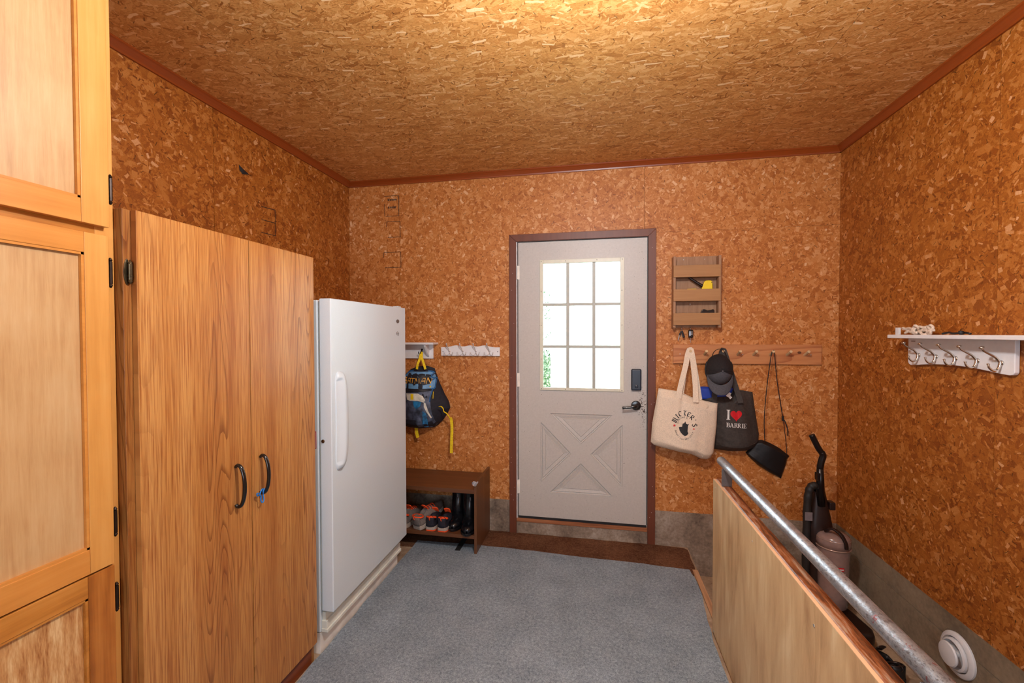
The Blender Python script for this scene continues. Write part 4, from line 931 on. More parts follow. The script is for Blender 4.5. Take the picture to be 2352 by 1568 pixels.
MB().tube(spline([(0.716, D - .041, 1.812), (0.690, D - .041, 1.828), (0.655, D - .041, 1.852), (0.622, D - .041, 1.876)], 14), lambda t: .010 - .002 * t, 10).build('handle', 'vac_black', ut, smooth=True)
MB().lathe([(.003, 0), (.003, .002)], (.767, D - .052, 1.836), (0, -1, 0), 8).build('pin', 'ink', ut)
MB().box(.615, .672, D - .045, D - .037, 1.786, 1.7965).build('blade_edge', 'yellow_plastic', ut)
gl = MB(); gl.prism([(0.704, 1.60), (0.702, 1.640), (0.712, 1.656), (0.727, 1.655), (0.742, 1.648), (0.766, 1.652), (0.778, 1.656), (0.786, 1.648), (0.784, 1.60)], 'Y', D - .055, D - .028)
tag(gl.build('glasses_case', 'black_metal', bevel=.003), 'black notched case standing in the lowest rack pocket', 'case')
# keys
def cuphook(x, par):
    MB().tube(spline([(x, D - .0055, 1.538), (x, D - .022, 1.536), (x, D - .030, 1.526), (x, D - .028, 1.518), (x, D - .020, 1.517)], 16), .0014, 6).build('cup_hook', 'screw', par, smooth=True)
for x in (.582, .640): cuphook(x, rk)
ky = thing('car_key', 'black key with a second folding black key, on the rack cup hook nearest the door', 'key', (0.58, D - .03, 1.50))
MB().tube([(0.582 + .009 * math.cos(a), D - .030, 1.511 + .009 * math.sin(a)) for a in [2 * PI * k / 16 for k in range(16)]], .001, 5, closed=True).build('ring', 'key', ky)
MB().prism([(.577, 1.512), (.588, 1.514), (.604, 1.470), (.600, 1.463), (.588, 1.464)], 'Y', D - .037, D - .029).build('key_head', 'black_metal', ky, .003)
MB().prism([(.583, 1.508), (.577, 1.512), (.564, 1.488), (.568, 1.480), (.578, 1.482)], 'Y', D - .028, D - .021).build('key_head', 'black_metal', ky, .002)
MB().prism([(.566, 1.484), (.571, 1.482), (.562, 1.445), (.557, 1.447)], 'Y', D - .0255, D - .0235).build('blade', 'key', ky)
kf = thing('key_fob', 'black remote key fob with pale face, below the letter rack', 'key', (0.64, D - .03, 1.49))
MB().tube([(0.640, D - .031 + .0 * math.cos(a) + .008 * math.sin(a), 1.514 + .008 * math.cos(a)) for a in [2 * PI * k / 16 for k in range(16)]], .001, 5, closed=True).build('ring', 'key', kf)
fb = MB().box(.624, .656, D - .040, D - .026, 1.463, 1.518).build('body', 'black_metal', kf, .007, seg=3)
MB().box(.629, .638, D - .0412, D - .040, 1.478, 1.508).build('display', 'fob_face', fb)
for z in (1.483, 1.492, 1.501): MB().box(.642, .649, D - .0412, D - .040, z, z + .0045).build('button', 'white_print', fb)
MB().box(.638, .641, D - .034, D - .032, 1.430, 1.464).build('blade', 'key', kf)

# ------------------------------------------------------------------ peg board
pb = thing('peg_rail', 'reddish fir board with eight round dowel pegs, above the hanging bags', 'coat rack', (0.99, D, 1.35))
bo_ = MB().box(0.529, 1.449, D - .019, D - .0005, 1.287, 1.418).build('board', 'pegboard', pb, .0015)
pegx = (0.632, 0.733, 0.838, 0.943, 1.041, 1.142, 1.245, 1.349)
for x in pegx:
    MB().tube([(x - .001, D - .014, 1.349), (x - .001, D - .078, 1.375)], .0088, 14).build('peg', 'dowel', pb)
for x, z in ((.574, 1.352), (.973, 1.351), (1.385, 1.352)): MB().lathe([(.004, 0), (.003, .0015)], (x, D - .019, z), (0, -1, 0), 8).build('screw', 'screw', pb)
MB().add([(1.317 + .009 * math.cos(2 * PI * k / 14) * (1.3), D - .0194, 1.366 + .0085 * math.sin(2 * PI * k / 14)) for k in range(14)], [list(range(14))]).build('knot', 'stain', pb)

# ------------------------------------------------------------------ bag helpers
def coons(top, right, bottom, left, u, v):
    """u: left->right, v: bottom->top. left/right go from top to bottom in the lists"""
    t = poly_at(top, u); b_ = poly_at(bottom, u); l = poly_at(left, 1 - v); r = poly_at(right, 1 - v)
    c00, c10, c01, c11 = Vector(bottom[0]), Vector(bottom[-1]), Vector(top[0]), Vector(top[-1])
    return b_ * (1 - v) + t * v + l * (1 - u) + r * u - (c00 * (1 - u) * (1 - v) + c10 * u * (1 - v) + c01 * (1 - u) * v + c11 * u * v)
def bag(top, right, bottom, left, yb, thick, wr, seed, nu=56, nv=56, prof=None):
    f3 = lambda L: [Vector((p[0], 0, p[1])) for p in L]
    top, right, bottom, left = map(f3, (top, right, bottom, left))
    mb = MB()
    def bul(u, v):
        a = (max(0, math.sin(PI * u))) ** .45; b_ = min(1, (1 - v) * 6 + .25) * min(1, v * 9) ** .5
        return (prof(u, v) if prof else 1) * a * b_
    def front(u, v):
        p = coons(top, right, bottom, left, u, v)
        w = noise.noise(Vector((u * 3.2 + seed, v * 1.4, seed))) * 1.0 + noise.noise(Vector((u * 9 + seed, v * 3, seed + 4))) * .4 + noise.noise(Vector((u * 4 + v * 9, v * 7 + seed, 1))) * .35 * (1 - v)
        e = min(1, 8 * min(u, 1 - u, v + .02, 1 - v + .05))
        return Vector((p.x, yb - .004 - thick * bul(u, v) + wr * w * e, p.z))
    def back(u, v):
        p = coons(top, right, bottom, left, u, v); return Vector((p.x, yb + .002, p.z))
    mb.grid(front, nu, nv); mb.grid(back, 24, 24)
    # close the rim
    ed = [(i / nu, 0) for i in range(nu)] + [(1, i / nv) for i in range(nv)] + [(1 - i / nu, 1) for i in range(nu)] + [(0, 1 - i / nv) for i in range(nv + 1)]
    vs = [];
    for a, b_ in ed: vs += [front(a, b_), back(a, b_)]
    mb.add(vs, [(2 * i, 2 * i + 2, 2 * i + 3, 2 * i + 1) for i in range(len(ed) - 1)])
    tree = BVHTree.FromPolygons([Vector(v) for v in mb.v], mb.f)
    return mb, tree
def stick(mb2, tree, off=.0012):
    """drop a flat (x, z) print on the front of a bag"""
    out = MB(); bm = bmesh.new()
    vs = [bm.verts.new(v) for v in mb2.v]
    for f in mb2.f:
        try: bm.faces.new([vs[i] for i in f])
        except ValueError: pass
    bmesh.ops.triangulate(bm, faces=bm.faces[:])
    for _ in range(2):
        lg = [e for e in bm.edges if e.calc_length() > .008]
        if lg: bmesh.ops.subdivide_edges(bm, edges=lg, cuts=1); bmesh.ops.triangulate(bm, faces=bm.faces[:])
    bm.verts.index_update(); pts = []
    for v in bm.verts:
        h = tree.ray_cast(Vector((v.co.x, 1.0, v.co.z)), Vector((0, 1, 0)))[0]
        pts.append(Vector((v.co.x, (h.y if h else D - .05) - off, v.co.z)))
    out.add(pts, [[v.index for v in f.verts] for f in bm.faces]); bm.free(); return out
def text2(s, size, x, z, ang=0.0, shear=0.0, ex=0.0):
    cu = bpy.data.curves.new('t', 'FONT'); cu.body = s; cu.size = size; cu.align_x = 'CENTER'; cu.align_y = 'CENTER'; cu.shear = shear; cu.offset = ex; cu.resolution_u = 3
    o = bpy.data.objects.new('t', cu); C.objects.link(o)
    dg = bpy.context.evaluated_depsgraph_get(); me = o.evaluated_get(dg).to_mesh()
    mb = MB(); ca, sa = math.cos(ang), math.sin(ang)
    mb.add([(x + v.co.x * ca - v.co.y * sa, 0, z + v.co.x * sa + v.co.y * ca) for v in me.vertices], [list(p.vertices) for p in me.polygons])
    o.evaluated_get(dg).to_mesh_clear(); bpy.data.objects.remove(o); bpy.data.curves.remove(cu)
    return mb
def nib(strokes, x, z, s, ang=0.0, nw=.16, na=.7):
    """broad-nib lettering: strokes in a unit box"""
    mb = MB(); ca, sa = math.cos(ang), math.sin(ang); n = (nw / 2 * math.cos(na), nw / 2 * math.sin(na))
    T_ = lambda px, pz: (x + s * (px * ca - pz * sa), 0, z + s * (px * sa + pz * ca))
    for st_ in strokes:
        for a, b_ in zip(st_, st_[1:]):
            mb.add([T_(a[0] - n[0], a[1] - n[1]), T_(b_[0] - n[0], b_[1] - n[1]), T_(b_[0] + n[0], b_[1] + n[1]), T_(a[0] + n[0], a[1] + n[1])], [(0, 1, 2, 3)])
            mb.add([T_(a[0] - n[0], a[1] - n[1]), T_(a[0] - n[0] + .02, a[1] - n[1] - .05), T_(a[0] + n[0] + .02, a[1] + n[1] - .05), T_(a[0] + n[0], a[1] + n[1])], [(0, 1, 2, 3)])
    return mb
BL = {'M': [[(-.42, .35), (-.32, .42), (-.28, -.4), (-.2, -.46)], [(-.3, .3), (-.1, .42), (-.05, -.35), (.02, -.42)], [(-.05, .3), (.22, .42), (.26, -.35), (.38, -.44)]],
      'I': [[(-.12, .36), (0, .42), (.02, -.38), (.14, -.44)]],
      'C': [[(.24, .34), (-.05, .42), (-.22, .1), (-.18, -.3), (.02, -.44), (.24, -.3)]],
      'K': [[(-.2, .48), (-.18, -.42)], [(.22, .34), (-.14, .04), (.24, -.42)]],
      'T': [[(-.28, .40), (.0, .34), (.28, .42)], [(.0, .38), (-.1, -.1), (.02, -.42), (.22, -.34)]],
      'E': [[(.22, .36), (-.1, .42), (-.2, 0), (-.12, -.38), (.22, -.38)], [(-.14, .0), (.14, .04)]],
      'R': [[(-.2, .42), (-.18, -.42)], [(-.16, .38), (.14, .4), (.16, .1), (-.12, .02), (.24, -.42)]],
      'S': [[(.22, .34), (-.06, .42), (-.18, .2), (.14, -.06), (.16, -.32), (-.04, -.42), (-.22, -.3)]],
      "'": [[(0, .48), (-.02, .28)]]}
def serif(ch, x, z, h, w):
    mb = MB(); t = h * .17; q = h * .06
    def bx_(a, b_, c, d): mb.add([(x + a, 0, z + c), (x + b_, 0, z + c), (x + b_, 0, z + d), (x + a, 0, z + d)], [(0, 1, 2, 3)])
    def arc(cx, cz, rx, rz, a0, a1, th, n=10):
        P = [(cx + rx * math.cos(a0 + (a1 - a0) * k / n), cz + rz * math.sin(a0 + (a1 - a0) * k / n)) for k in range(n + 1)]
        Q = [(cx + (rx - th) * math.cos(a0 + (a1 - a0) * k / n), cz + (rz - th * .5) * math.sin(a0 + (a1 - a0) * k / n)) for k in range(n + 1)]
        mb.add([(x + a, 0, z + b_) for a, b_ in P + Q], [(k, k + 1, n + 2 + k, n + 1 + k) for k in range(n)])
    if ch == 'I': bx_(-t / 2, t / 2, 0, h); bx_(-t, t, 0, q); bx_(-t, t, h - q, h)
    elif ch == 'A':
        mb.add([(x - w * .5, 0, z), (x - w * .38, 0, z), (x + w * .02, 0, z + h), (x - w * .06, 0, z + h)], [(0, 1, 2, 3)])
        mb.add([(x + w * .22, 0, z), (x + w * .48, 0, z), (x + w * .06, 0, z + h), (x - w * .06, 0, z + h)], [(0, 1, 2, 3)])
        bx_(-w * .3, w * .28, h * .3, h * .38); bx_(-w * .58, -w * .28, 0, q); bx_(w * .14, w * .58, 0, q)
    else:
        bx_(-w * .38, -w * .38 + t, 0, h); bx_(-w * .52, -w * .38 + t * 1.3, 0, q)
        if ch == 'E':
            bx_(-w * .52, w * .4, h - q, h); bx_(-w * .38, w * .42, 0, q); bx_(-w * .3, w * .2, h * .48, h * .54); bx_(w * .36, w * .42, 0, h * .26); bx_(w * .34, w * .4, h * .76, h); bx_(w * .15, w * .2, h * .4, h * .64)
        else:
            bx_(-w * .52, w * .02, h - q, h); bx_(-w * .3, w * .02, h * .48, h * .54)
            arc(0, h * .76, w * .34, h * .26, -PI / 2, PI / 2, t * .9)
            if ch == 'B': bx_(-w * .52, w * .02, 0, q); arc(0, h * .27, w * .42, h * .27, -PI / 2, PI / 2, t * .9)
            if ch == 'R': mb.add([(x - w * .02, 0, z + h * .5), (x + w * .16, 0, z + h * .5), (x + w * .54, 0, z), (x + w * .28, 0, z)], [(0, 1, 2, 3)])
    return mb
def star(x, z, r, n=5, rot=0):
    P = [(x + (r if k % 2 == 0 else r * .42) * math.sin(rot + k * PI / n), 0, z + (r if k % 2 == 0 else r * .42) * math.cos(rot + k * PI / n)) for k in range(2 * n)]
    return MB().add(P + [(x, 0, z)], [(k, (k + 1) % (2 * n), 2 * n) for k in range(2 * n)])
def joinm(L):
    o = MB()
    for m in L: o.add(m.v, m.f)
    return o

# ------------------------------------------------------------------ cream tote
YT = 3.075
tt = thing('tote_bag', 'cream canvas tote bag with black lettering, hanging nearest the door casing', 'bag', (0.62, YT, 1.37))
T_top = [(0.424, 1.121), (0.50, 1.110), (0.549, 1.104), (0.60, 1.082), (0.632, 1.066), (0.72, 1.043), (0.798, 1.027)]
T_right = [(0.798, 1.027), (0.793, 0.88), (0.776, 0.708), (0.757, 0.664)]
T_bot = [(0.374, 0.752), (0.395, 0.733), (0.44, 0.720), (0.55, 0.696), (0.632, 0.683), (0.66, 0.672), (0.694, 0.656), (0.73, 0.652), (0.757, 0.664)]
T_left = [(0.424, 1.121), (0.405, 1.012), (0.383, 0.88), (0.374, 0.752)]
mb, tr = bag(T_top, T_right, T_bot, T_left, YT, .058, .007, 3.0, prof=lambda u, v: 1 + .35 * (1 - v) - .25 * math.exp(-((u - .40) / .05) ** 2) * v)
mb.build('body', 'tote', tt, smooth=True)
rim = MB(); rim.tube([coons([Vector((p[0], 0, p[1])) for p in T_top], [Vector((p[0], 0, p[1])) for p in T_right], [Vector((p[0], 0, p[1])) for p in T_bot], [Vector((p[0], 0, p[1])) for p in T_left], k / 40, 1.0) + Vector((0, YT - .012 - .014 * math.sin(PI * k / 40), 0)) for k in range(41)], .0022, 6)
rim.tube([coons([Vector((p[0], 0, p[1])) for p in T_top], [Vector((p[0], 0, p[1])) for p in T_right], [Vector((p[0], 0, p[1])) for p in T_bot], [Vector((p[0], 0, p[1])) for p in T_left], .80 + .02 * math.sin(k), .98 - k / 40 * .94) + Vector((0, YT - .052, 0)) for k in range(41)], .0012, 5)
rim.build('hem', 'tote', tt, smooth=True)
def fstrap(name, par, m, P, w, t=.002, wdir=(1, 0, 0)): return MB().strap(spline(P, 30), w, t, wdir).build(name, m, par, smooth=False)
pt = (0.631, 3.092, 1.381)
fstrap('handle', tt, 'tote', [(0.546, 3.025, 1.06), (0.548, 3.028, 1.10), (0.572, 3.05, 1.19), (0.598, 3.075, 1.28), (0.612, 3.09, 1.35), (0.626, 3.094, 1.386), (0.634, 3.094, 1.386), (0.640, 3.088, 1.35), (0.648, 3.075, 1.26), (0.652, 3.04, 1.15), (0.650, 3.022, 1.07), (0.651, 3.016, 1.04)], .034)
fstrap('handle', tt, 'tote', [(0.570, 3.068, 1.08), (0.580, 3.07, 1.16), (0.598, 3.088, 1.28), (0.616, 3.10, 1.36), (0.628, 3.104, 1.384), (0.637, 3.104, 1.384), (0.648, 3.10, 1.34), (0.668, 3.085, 1.20), (0.688, 3.07, 1.05)], .028)
lg = MB(); cx, cz, RX, RZ = .577, .888, .064, .080
tx = "MICKTER'S"
word = "MICTER'S"; letters = []
a0, a1 = math.radians(156), math.radians(-4)
pos_ = [0, .14, .27, .45, .58, .72, .84, .96]
for ch, f in zip(word, pos_):
    a = a0 + (a1 - a0) * f; letters.append(nib(BL[ch], cx + RX * math.cos(a), cz + RZ * math.sin(a), .036, (a - PI / 2) * .85, .17, .6))
stick(joinm(letters), tr).build('lettering', 'ink', tt)
sm = []
for i, ch in enumerate('Limited Release'):
    a = math.radians(160) - i * math.radians(12)
    if i < 9: sm.append(text2(ch, .0165, cx - .002 + .042 * math.cos(a), cz - .004 + .056 * math.sin(a), a - PI / 2))
for i, ch in enumerate('American Whiskey'):
    a = math.radians(200) + i * math.radians(9.0)
    sm.append(text2(ch, .0165, cx - .001 + .056 * math.cos(a), cz - .010 + .082 * math.sin(a), a + PI / 2))
stick(joinm(sm), tr).build('small_lettering', 'ink', tt)
stick(joinm([star(.516, .884, .0115, rot=.2)]), tr).build('star', 'red', tt)
stick(joinm([star(.636, .866, .008, rot=.4)]), tr).build('star', 'red', tt)
em = MB()
ep = [(.532, .876), (.548, .880), (.556, .868), (.566, .878), (.570, .896), (.562, .906), (.574, .910), (.584, .926), (.588, .908), (.600, .902), (.612, .906), (.604, .888), (.592, .886), (.598, .874), (.586, .866), (.584, .852), (.600, .846), (.606, .828), (.594, .812), (.578, .806), (.562, .816), (.548, .830), (.538, .848), (.544, .860)]
em.add([(.575 + (a - .572) * .78, 0, .866 + (b_ - .866) * .80) for a, b_ in ep], [list(range(len(ep)))])
stick(em, tr).build('emblem', 'ink', tt)
dots = MB()
for k in range(4): dots.lathe([(.003, 0), (.003, .001)], (0.583 + .017 * k, YT - .0, 1.084 - .006 * k), (0, -1, 0), 6)

# ------------------------------------------------------------------ charcoal bag
YG = 3.162
bg = thing('shopping_bag', 'charcoal shopping bag with red heart and white lettering, under the cap', 'bag', (0.84, YG, 1.36))
B_top = [(0.690, 1.112), (0.775, 1.095), (0.84, 1.085), (0.905, 1.080), (0.925, 1.108), (0.98, 1.108), (1.040, 1.098)]
B_right = [(1.040, 1.098), (1.052, 1.0), (1.068, 0.90), (1.080, 0.82), (1.072, 0.745)]
B_bot = [(0.772, 0.714), (0.80, 0.702), (0.883, 0.694), (0.99, 0.700), (1.04, 0.720), (1.072, 0.745)]
B_left = [(0.690, 1.112), (0.70, 1.0), (0.73, 0.85), (0.772, 0.714)]
mb, tr2 = bag(B_top, B_right, B_bot, B_left, YG, .085, .010, 9.0, prof=lambda u, v: (.55 + .45 * min(1, u * 3)) * (1 if u < .75 else 1 - .8 * (u - .75)) * (.9 + .15 * (1 - v)))
mb.build('body', 'bag2', bg, smooth=True)
fstrap('handle', bg, 'bag2', [(0.782, 3.092, .95), (0.784, 3.09, 1.08), (0.802, 3.095, 1.20), (0.826, 3.098, 1.34), (0.838, 3.103, 1.388), (0.850, 3.09, 1.35), (0.895, 3.09, 1.20), (0.925, 3.085, 1.10), (0.934, 3.074, 1.06), (.938, 3.068, 1.035)], .034)
fstrap('handle', bg, 'bag2', [(0.80, 3.15, 1.08), (0.812, 3.14, 1.20), (0.832, 3.122, 1.36), (0.838, 3.118, 1.376), (0.846, 3.122, 1.36), (0.885, 3.14, 1.20), (0.915, 3.15, 1.08)], .03)
hem = MB()
hem.tube([coons(*[[Vector((p[0], 0, p[1])) for p in L] for L in (B_top, B_right, B_bot, B_left)], .02 + .96 * k / 40, .105) + Vector((0, 0, 0)) for k in range(41)], .0016, 6)
hp = [tr2.ray_cast(Vector((p.x, 1, p.z)), Vector((0, 1, 0)))[0] for p in [coons(*[[Vector((q[0], 0, q[1])) for q in L] for L in (B_top, B_right, B_bot, B_left)], .03 + .94 * k / 40, .115) for k in range(41)]]
hp = [p for p in hp if p]
MB().tube(hp, .0018, 6).build('piping', 'bag2', bg, smooth=True)
hx_, hz_, hs = .915, .952, .038
hpnt = [(hx_ + hs * .98 * (16 * math.sin(a) ** 3) / 16, 0, hz_ + hs * 1.02 * (13 * math.cos(a) - 5 * math.cos(2 * a) - 2 * math.cos(3 * a) - math.cos(4 * a)) / 16) for a in [2 * PI * k / 40 for k in range(40)]]
stick(MB().add(hpnt, [list(range(40))]), tr2).build('heart_print', 'red', bg)
L = [serif('I', .866, .922, .066, .03)]
x = .836
for ch, dx in (('B', .020), ('A', .022), ('I', .0135), ('R', .0165), ('R', .0), ('I', .018), ('E', .0)): pass
for ch, xx in (('B', .866), ('A', .887), ('R', .912), ('R', .933), ('I', .953), ('E', .970)): L.append(serif(ch, xx, .872 - (xx - .866) * .04, .029, .022))
stick(joinm(L), tr2).build('lettering', 'white_print', bg)
bc = thing('blue_cloth', 'royal blue folded cloth sticking out behind the charcoal bag', 'cloth', (.8, YG, 1.1))
mb, tr3 = bag([(0.680, 1.126), (0.73, 1.130), (0.80, 1.126), (0.87, 1.120), (0.918, 1.126)], [(0.918, 1.126), (0.905, 1.09), (0.88, 1.05)], [(0.692, 1.04), (0.78, 1.04), (0.88, 1.05)], [(0.680, 1.126), (0.692, 1.04)], YG - .012, .035, .003, 5.0, 24, 12)
mb.build('fabric', 'blue_cloth', bc, smooth=True)
wt = MB(); wt.add([(.846, 3.062, 1.082), (.868, 3.062, 1.105), (.880, 3.062, 1.100), (.873, 3.062, 1.086), (.884, 3.060, 1.072), (.872, 3.060, 1.060), (.862, 3.060, 1.072)], [list(range(7))])
wt.build('white_tag', 'white_print', bc, solid=.001)

# ------------------------------------------------------------------ trucker cap
cp = thing('cap', 'black mesh-back cap with charcoal brim, hanging over the charcoal bag', 'cap', (0.795, 3.0, 1.25))
CC = Vector((0.796, 3.045, 1.258)); rx, rz, ry = .082, .098, .095
def crown(th, ph): return CC + Vector((rx * math.sin(th) * math.cos(ph), -ry * math.cos(th), rz * math.sin(th) * math.sin(ph) - .006 * math.cos(th)))
MB().grid(lambda u, v: crown(.02 + 1.55 * v, math.radians(-20) + math.radians(220) * u), 40, 16).build('mesh_back', 'cap_mesh', cp, smooth=True, solid=.002)
MB().grid(lambda u, v: crown(.02 + 1.55 * v, math.radians(200) + math.radians(140) * u), 30, 16).build('front_panel', 'cap_grey', cp, smooth=True, solid=.003)
MB().lathe([(.007, 0), (.007, .002), (.004, .005), (.001, .006)], CC + Vector((0, -ry - .0, -.006)), (0, -1, 0), 12).build('button', 'cap_grey', cp, smooth=True)
MB().tube([crown(1.5, a) for a in [math.radians(150 + 240 * k / 30) for k in range(31)]], .006, 8).build('sweatband', 'black_print', cp, smooth=True)
def brim(u, v):
    a = math.radians(200 + 140 * u); e = crown(1.45, a)
    q = 2 * u - 1
    x = e.x * (1 - v) + (CC.x + .080 * q) * v
    z = e.z * (1 - v) + v * (CC.z - .048 - .116 * max(0.0, 1 - abs(q) ** 2.6) ** .55)
    y = e.y - .02 - .020 * math.sin(PI * u) - .016 * v * math.sin(PI * u)
    return Vector((x, y, z))
MB().grid(brim, 28, 10).build('brim', 'cap_grey', cp, smooth=True, solid=.004)
MB().strap(spline([(.758, 3.05, 1.335), (.768, 3.06, 1.366), (.796, 3.07, 1.388), (.826, 3.07, 1.386), (.842, 3.06, 1.360), (.850, 3.05, 1.325)], 24), .012, .002, (0, 1, 0)).build('back_strap', 'cap_mesh', cp)
for a in (math.radians(60), math.radians(120), math.radians(0), math.radians(180)):
    MB().tube([crown(.05 + 1.45 * k / 12, a) + Vector((0, -.001, 0)) for k in range(13)], .0015, 5).build('seam', 'black_print', cp)

# ------------------------------------------------------------------ black pouch on cord
pc = thing('pouch', 'black rubbery pouch on a long thin cord, rightmost of the hanging bags', 'pouch', (1.14, 3.1, 1.36))
P_top = [(1.042, 0.742), (1.07, 0.772), (1.10, 0.778), (1.14, 0.764), (1.20, 0.733), (1.268, 0.678)]
P_right = [(1.268, 0.678), (1.254, 0.655), (1.246, 0.615), (1.232, 0.57), (1.219, 0.525)]
P_bot = [(1.001, 0.687), (1.02, 0.660), (1.08, 0.605), (1.15, 0.560), (1.219, 0.525)]
P_left = [(1.042, 0.742), (1.022, 0.712), (1.001, 0.687)]
mb, tr4 = bag(P_top, P_right, P_bot, P_left, 3.162, .035, .003, 2.0, 30, 30)
mb.build('body', 'pouch', pc, smooth=True)
MB().tube(spline([(1.098, 3.10, .78), (1.093, 3.10, .93), (1.108, 3.10, 1.15), (1.128, 3.095, 1.34), (1.137, 3.093, 1.3775), (1.147, 3.093, 1.3775), (1.152, 3.10, 1.35), (1.175, 3.12, 1.18), (1.212, 3.12, .935)], 60), .0028, 6).build('cord', 'pouch', pc, smooth=True)
MB().tube(spline([(1.212, 3.12, .945), (1.222, 3.12, .86), (1.234, 3.12, .76), (1.236, 3.118, .70)], 20), .002, 6).build('cord', 'pouch', pc, smooth=True)
MB().box(1.205, 1.217, 3.112, 3.124, .918, .950).build('slide_adjuster', 'pouch', pc, .003)
MB().strap(spline([(1.214, 3.115, .93), (1.228, 3.112, .90), (1.238, 3.112, .86), (1.239, 3.112, .822)], 16), .006, .002, (1, 0, 0)).build('strap_tail', 'pouch', pc)

# ------------------------------------------------------------------ small white shelf behind the freezer
ls = thing('coat_shelf', 'short white wooden shelf with hook, beside the freezer', 'shelf', (-1.45, D, 1.36))
MB().box(-1.70, -1.225, D - .016, D - .0005, 1.303, 1.412).build('back_board', 'white_rack', ls, .001)
MB().box(-1.72, -1.188, D - .110, D - .0005, 1.4125, 1.428).build('shelf_board', 'white_rack', ls, .002)
for x in (-1.262, -1.68):
    MB().prism([(D - .0165, 1.412), (D - .095, 1.412), (D - .094, 1.400), (D - .080, 1.385), (D - .064, 1.365), (D - .050, 1.345), (D - .034, 1.330), (D - .022, 1.318), (D - .0165, 1.316)], 'X', x - .007, x + .007).build('bracket', 'white_rack', ls, .001)
hk = MB(); hx = -1.315
for s in (-1, 1):
    hk.tube(spline([(hx, D - .018, 1.375), (hx + .004 * s, D - .03, 1.355), (hx + .006 * s, D - .05, 1.338), (hx + .008 * s, D - .062, 1.345), (hx + .008 * s, D - .066, 1.358)], 18), .0035, 7)
hk.lathe([(.008, 0), (.007, .004)], (hx, D - .0165, 1.372), (0, -1, 0), 10)
hk.build('hook', 'dark_metal', ls, smooth=True)

# ------------------------------------------------------------------ white scalloped hook rail
hkr = thing('hook_rail', 'white scalloped wall rail with four pale triple hooks, beside the door casing', 'coat rack', (-0.93, D, 1.36))
x0, x1 = -1.160, -0.700
topc = [(x0 + (x1 - x0) * k / 60, 1.392 + (.014 * (0.35 + 0.65 * math.cos(2 * PI * (k / 60 - .5) * 2.1) ** 2) if 5 < k < 55 else 0) * (1.0 if 5 < k < 55 else 0) * min(1, (k - 5) / 6 if k > 5 else 0, (55 - k) / 6 if k < 55 else 0)) for k in range(61)]
MB().prism([(x0, 1.326)] + topc + [(x1, 1.326)], 'Y', D - .017, D - .0005).build('board', 'white_rack', hkr, .0015)
for x in (-1.092, -0.988, -0.884, -0.779):
    y = D - .017
    b = MB(); b.lathe([(.008, 0), (.008, .002), (.006, .005)], (x, y, 1.362), (0, -1, 0), 12); b.lathe([(.006, 0), (.006, .002), (.004, .004)], (x, y, 1.345), (0, -1, 0), 12)
    hb = b.build('hook', 'pewter', hkr, smooth=True)
    MB().tube(spline([(x, y - .004, 1.362), (x - .003, y - .018, 1.380), (x - .008, y - .034, 1.400), (x - .011, y - .040, 1.416)], 16), lambda t: .0028 + .0012 * t, 8).lathe([(.002, 0), (.0055, .002), (.0058, .007), (.003, .012), (.001, .013)], (x - .011, y - .040, 1.412), (0, 0, 1), 10).build('upper_arm', 'pewter', hb, smooth=True)
    for s in (-1, 1):
        MB().tube(spline([(x, y - .004, 1.352), (x + .008 * s, y - .010, 1.338), (x + .020 * s, y - .018, 1.332), (x + .030 * s, y - .026, 1.338), (x + .034 * s, y - .030, 1.350)], 16), .0022, 7).lathe([(.001, 0), (.0035, .002), (.003, .005), (.001, .006)], (x + .034 * s, y - .030, 1.350), (0, 0, 1), 8).build('lower_arm', 'pewter', hb, smooth=True)
for x, z in ((-1.145, 1.358), (-.716, 1.360)): MB().lathe([(.0036, 0), (.003, .001)], (x, D - .017, z), (0, -1, 0), 8).build('screw', 'weather', hkr)

# ------------------------------------------------------------------ child's backpack
bp = thing('backpack', 'navy child backpack with blue front pockets and yellow straps, beside the freezer', 'backpack', (-1.3, 3.05, 1.25))
YK = 3.155
K_top = [(-1.455, 1.175), (-1.40, 1.222), (-1.34, 1.243), (-1.27, 1.246), (-1.215, 1.228)]
K_right = [(-1.215, 1.228), (-1.18, 1.13), (-1.135, 1.035), (-1.10, 0.975), (-1.09, 0.93), (-1.115, 0.88), (-1.15, 0.83), (-1.185, 0.795)]
K_bot = [(-1.46, 0.775), (-1.40, 0.766), (-1.30, 0.764), (-1.22, 0.772), (-1.185, 0.795)]
K_left = [(-1.455, 1.175), (-1.475, 1.05), (-1.485, 0.9), (-1.46, 0.775)]
mb, tk = bag(K_top, K_right, K_bot, K_left, YK, .125, .004, 12.0, 50, 50, prof=lambda u, v: (.62 + .38 * min(1, (1 - v) * 2.2)) * (1 if u < .62 else 1 - .55 * ((u - .62) / .38) ** 1.2))
mb.build('main_body', 'navy', bp, smooth=True)
def rr_poly(x0, x1, z0, z1, rt, rb):
    P = []
    for cx, cz, r, a0 in ((x1 - rt, z1 - rt, rt, 0), (x0 + rt, z1 - rt, rt, 90), (x0 + rb, z0 + rb, rb, 180), (x1 - rb, z0 + rb, rb, 270)):
        for k in range(9): a = math.radians(a0 + 90 * k / 8); P.append((cx + r * math.cos(a), 0, cz + r * math.sin(a)))
    return P
def on_pack(P, off): 
    out = []
    for p in P:
        h = tk.ray_cast(Vector((p[0], 1, p[2])), Vector((0, 1, 0)))[0]; out.append(Vector((p[0], (h.y if h else 3.05) - off, p[2])))
    return out
stick(MB().add(rr_poly(-1.430, -1.196, 1.082, 1.206, .05, .012), [list(range(36))]), tk, .003).build('upper_pocket', 'blue_panel', bp, smooth=True)
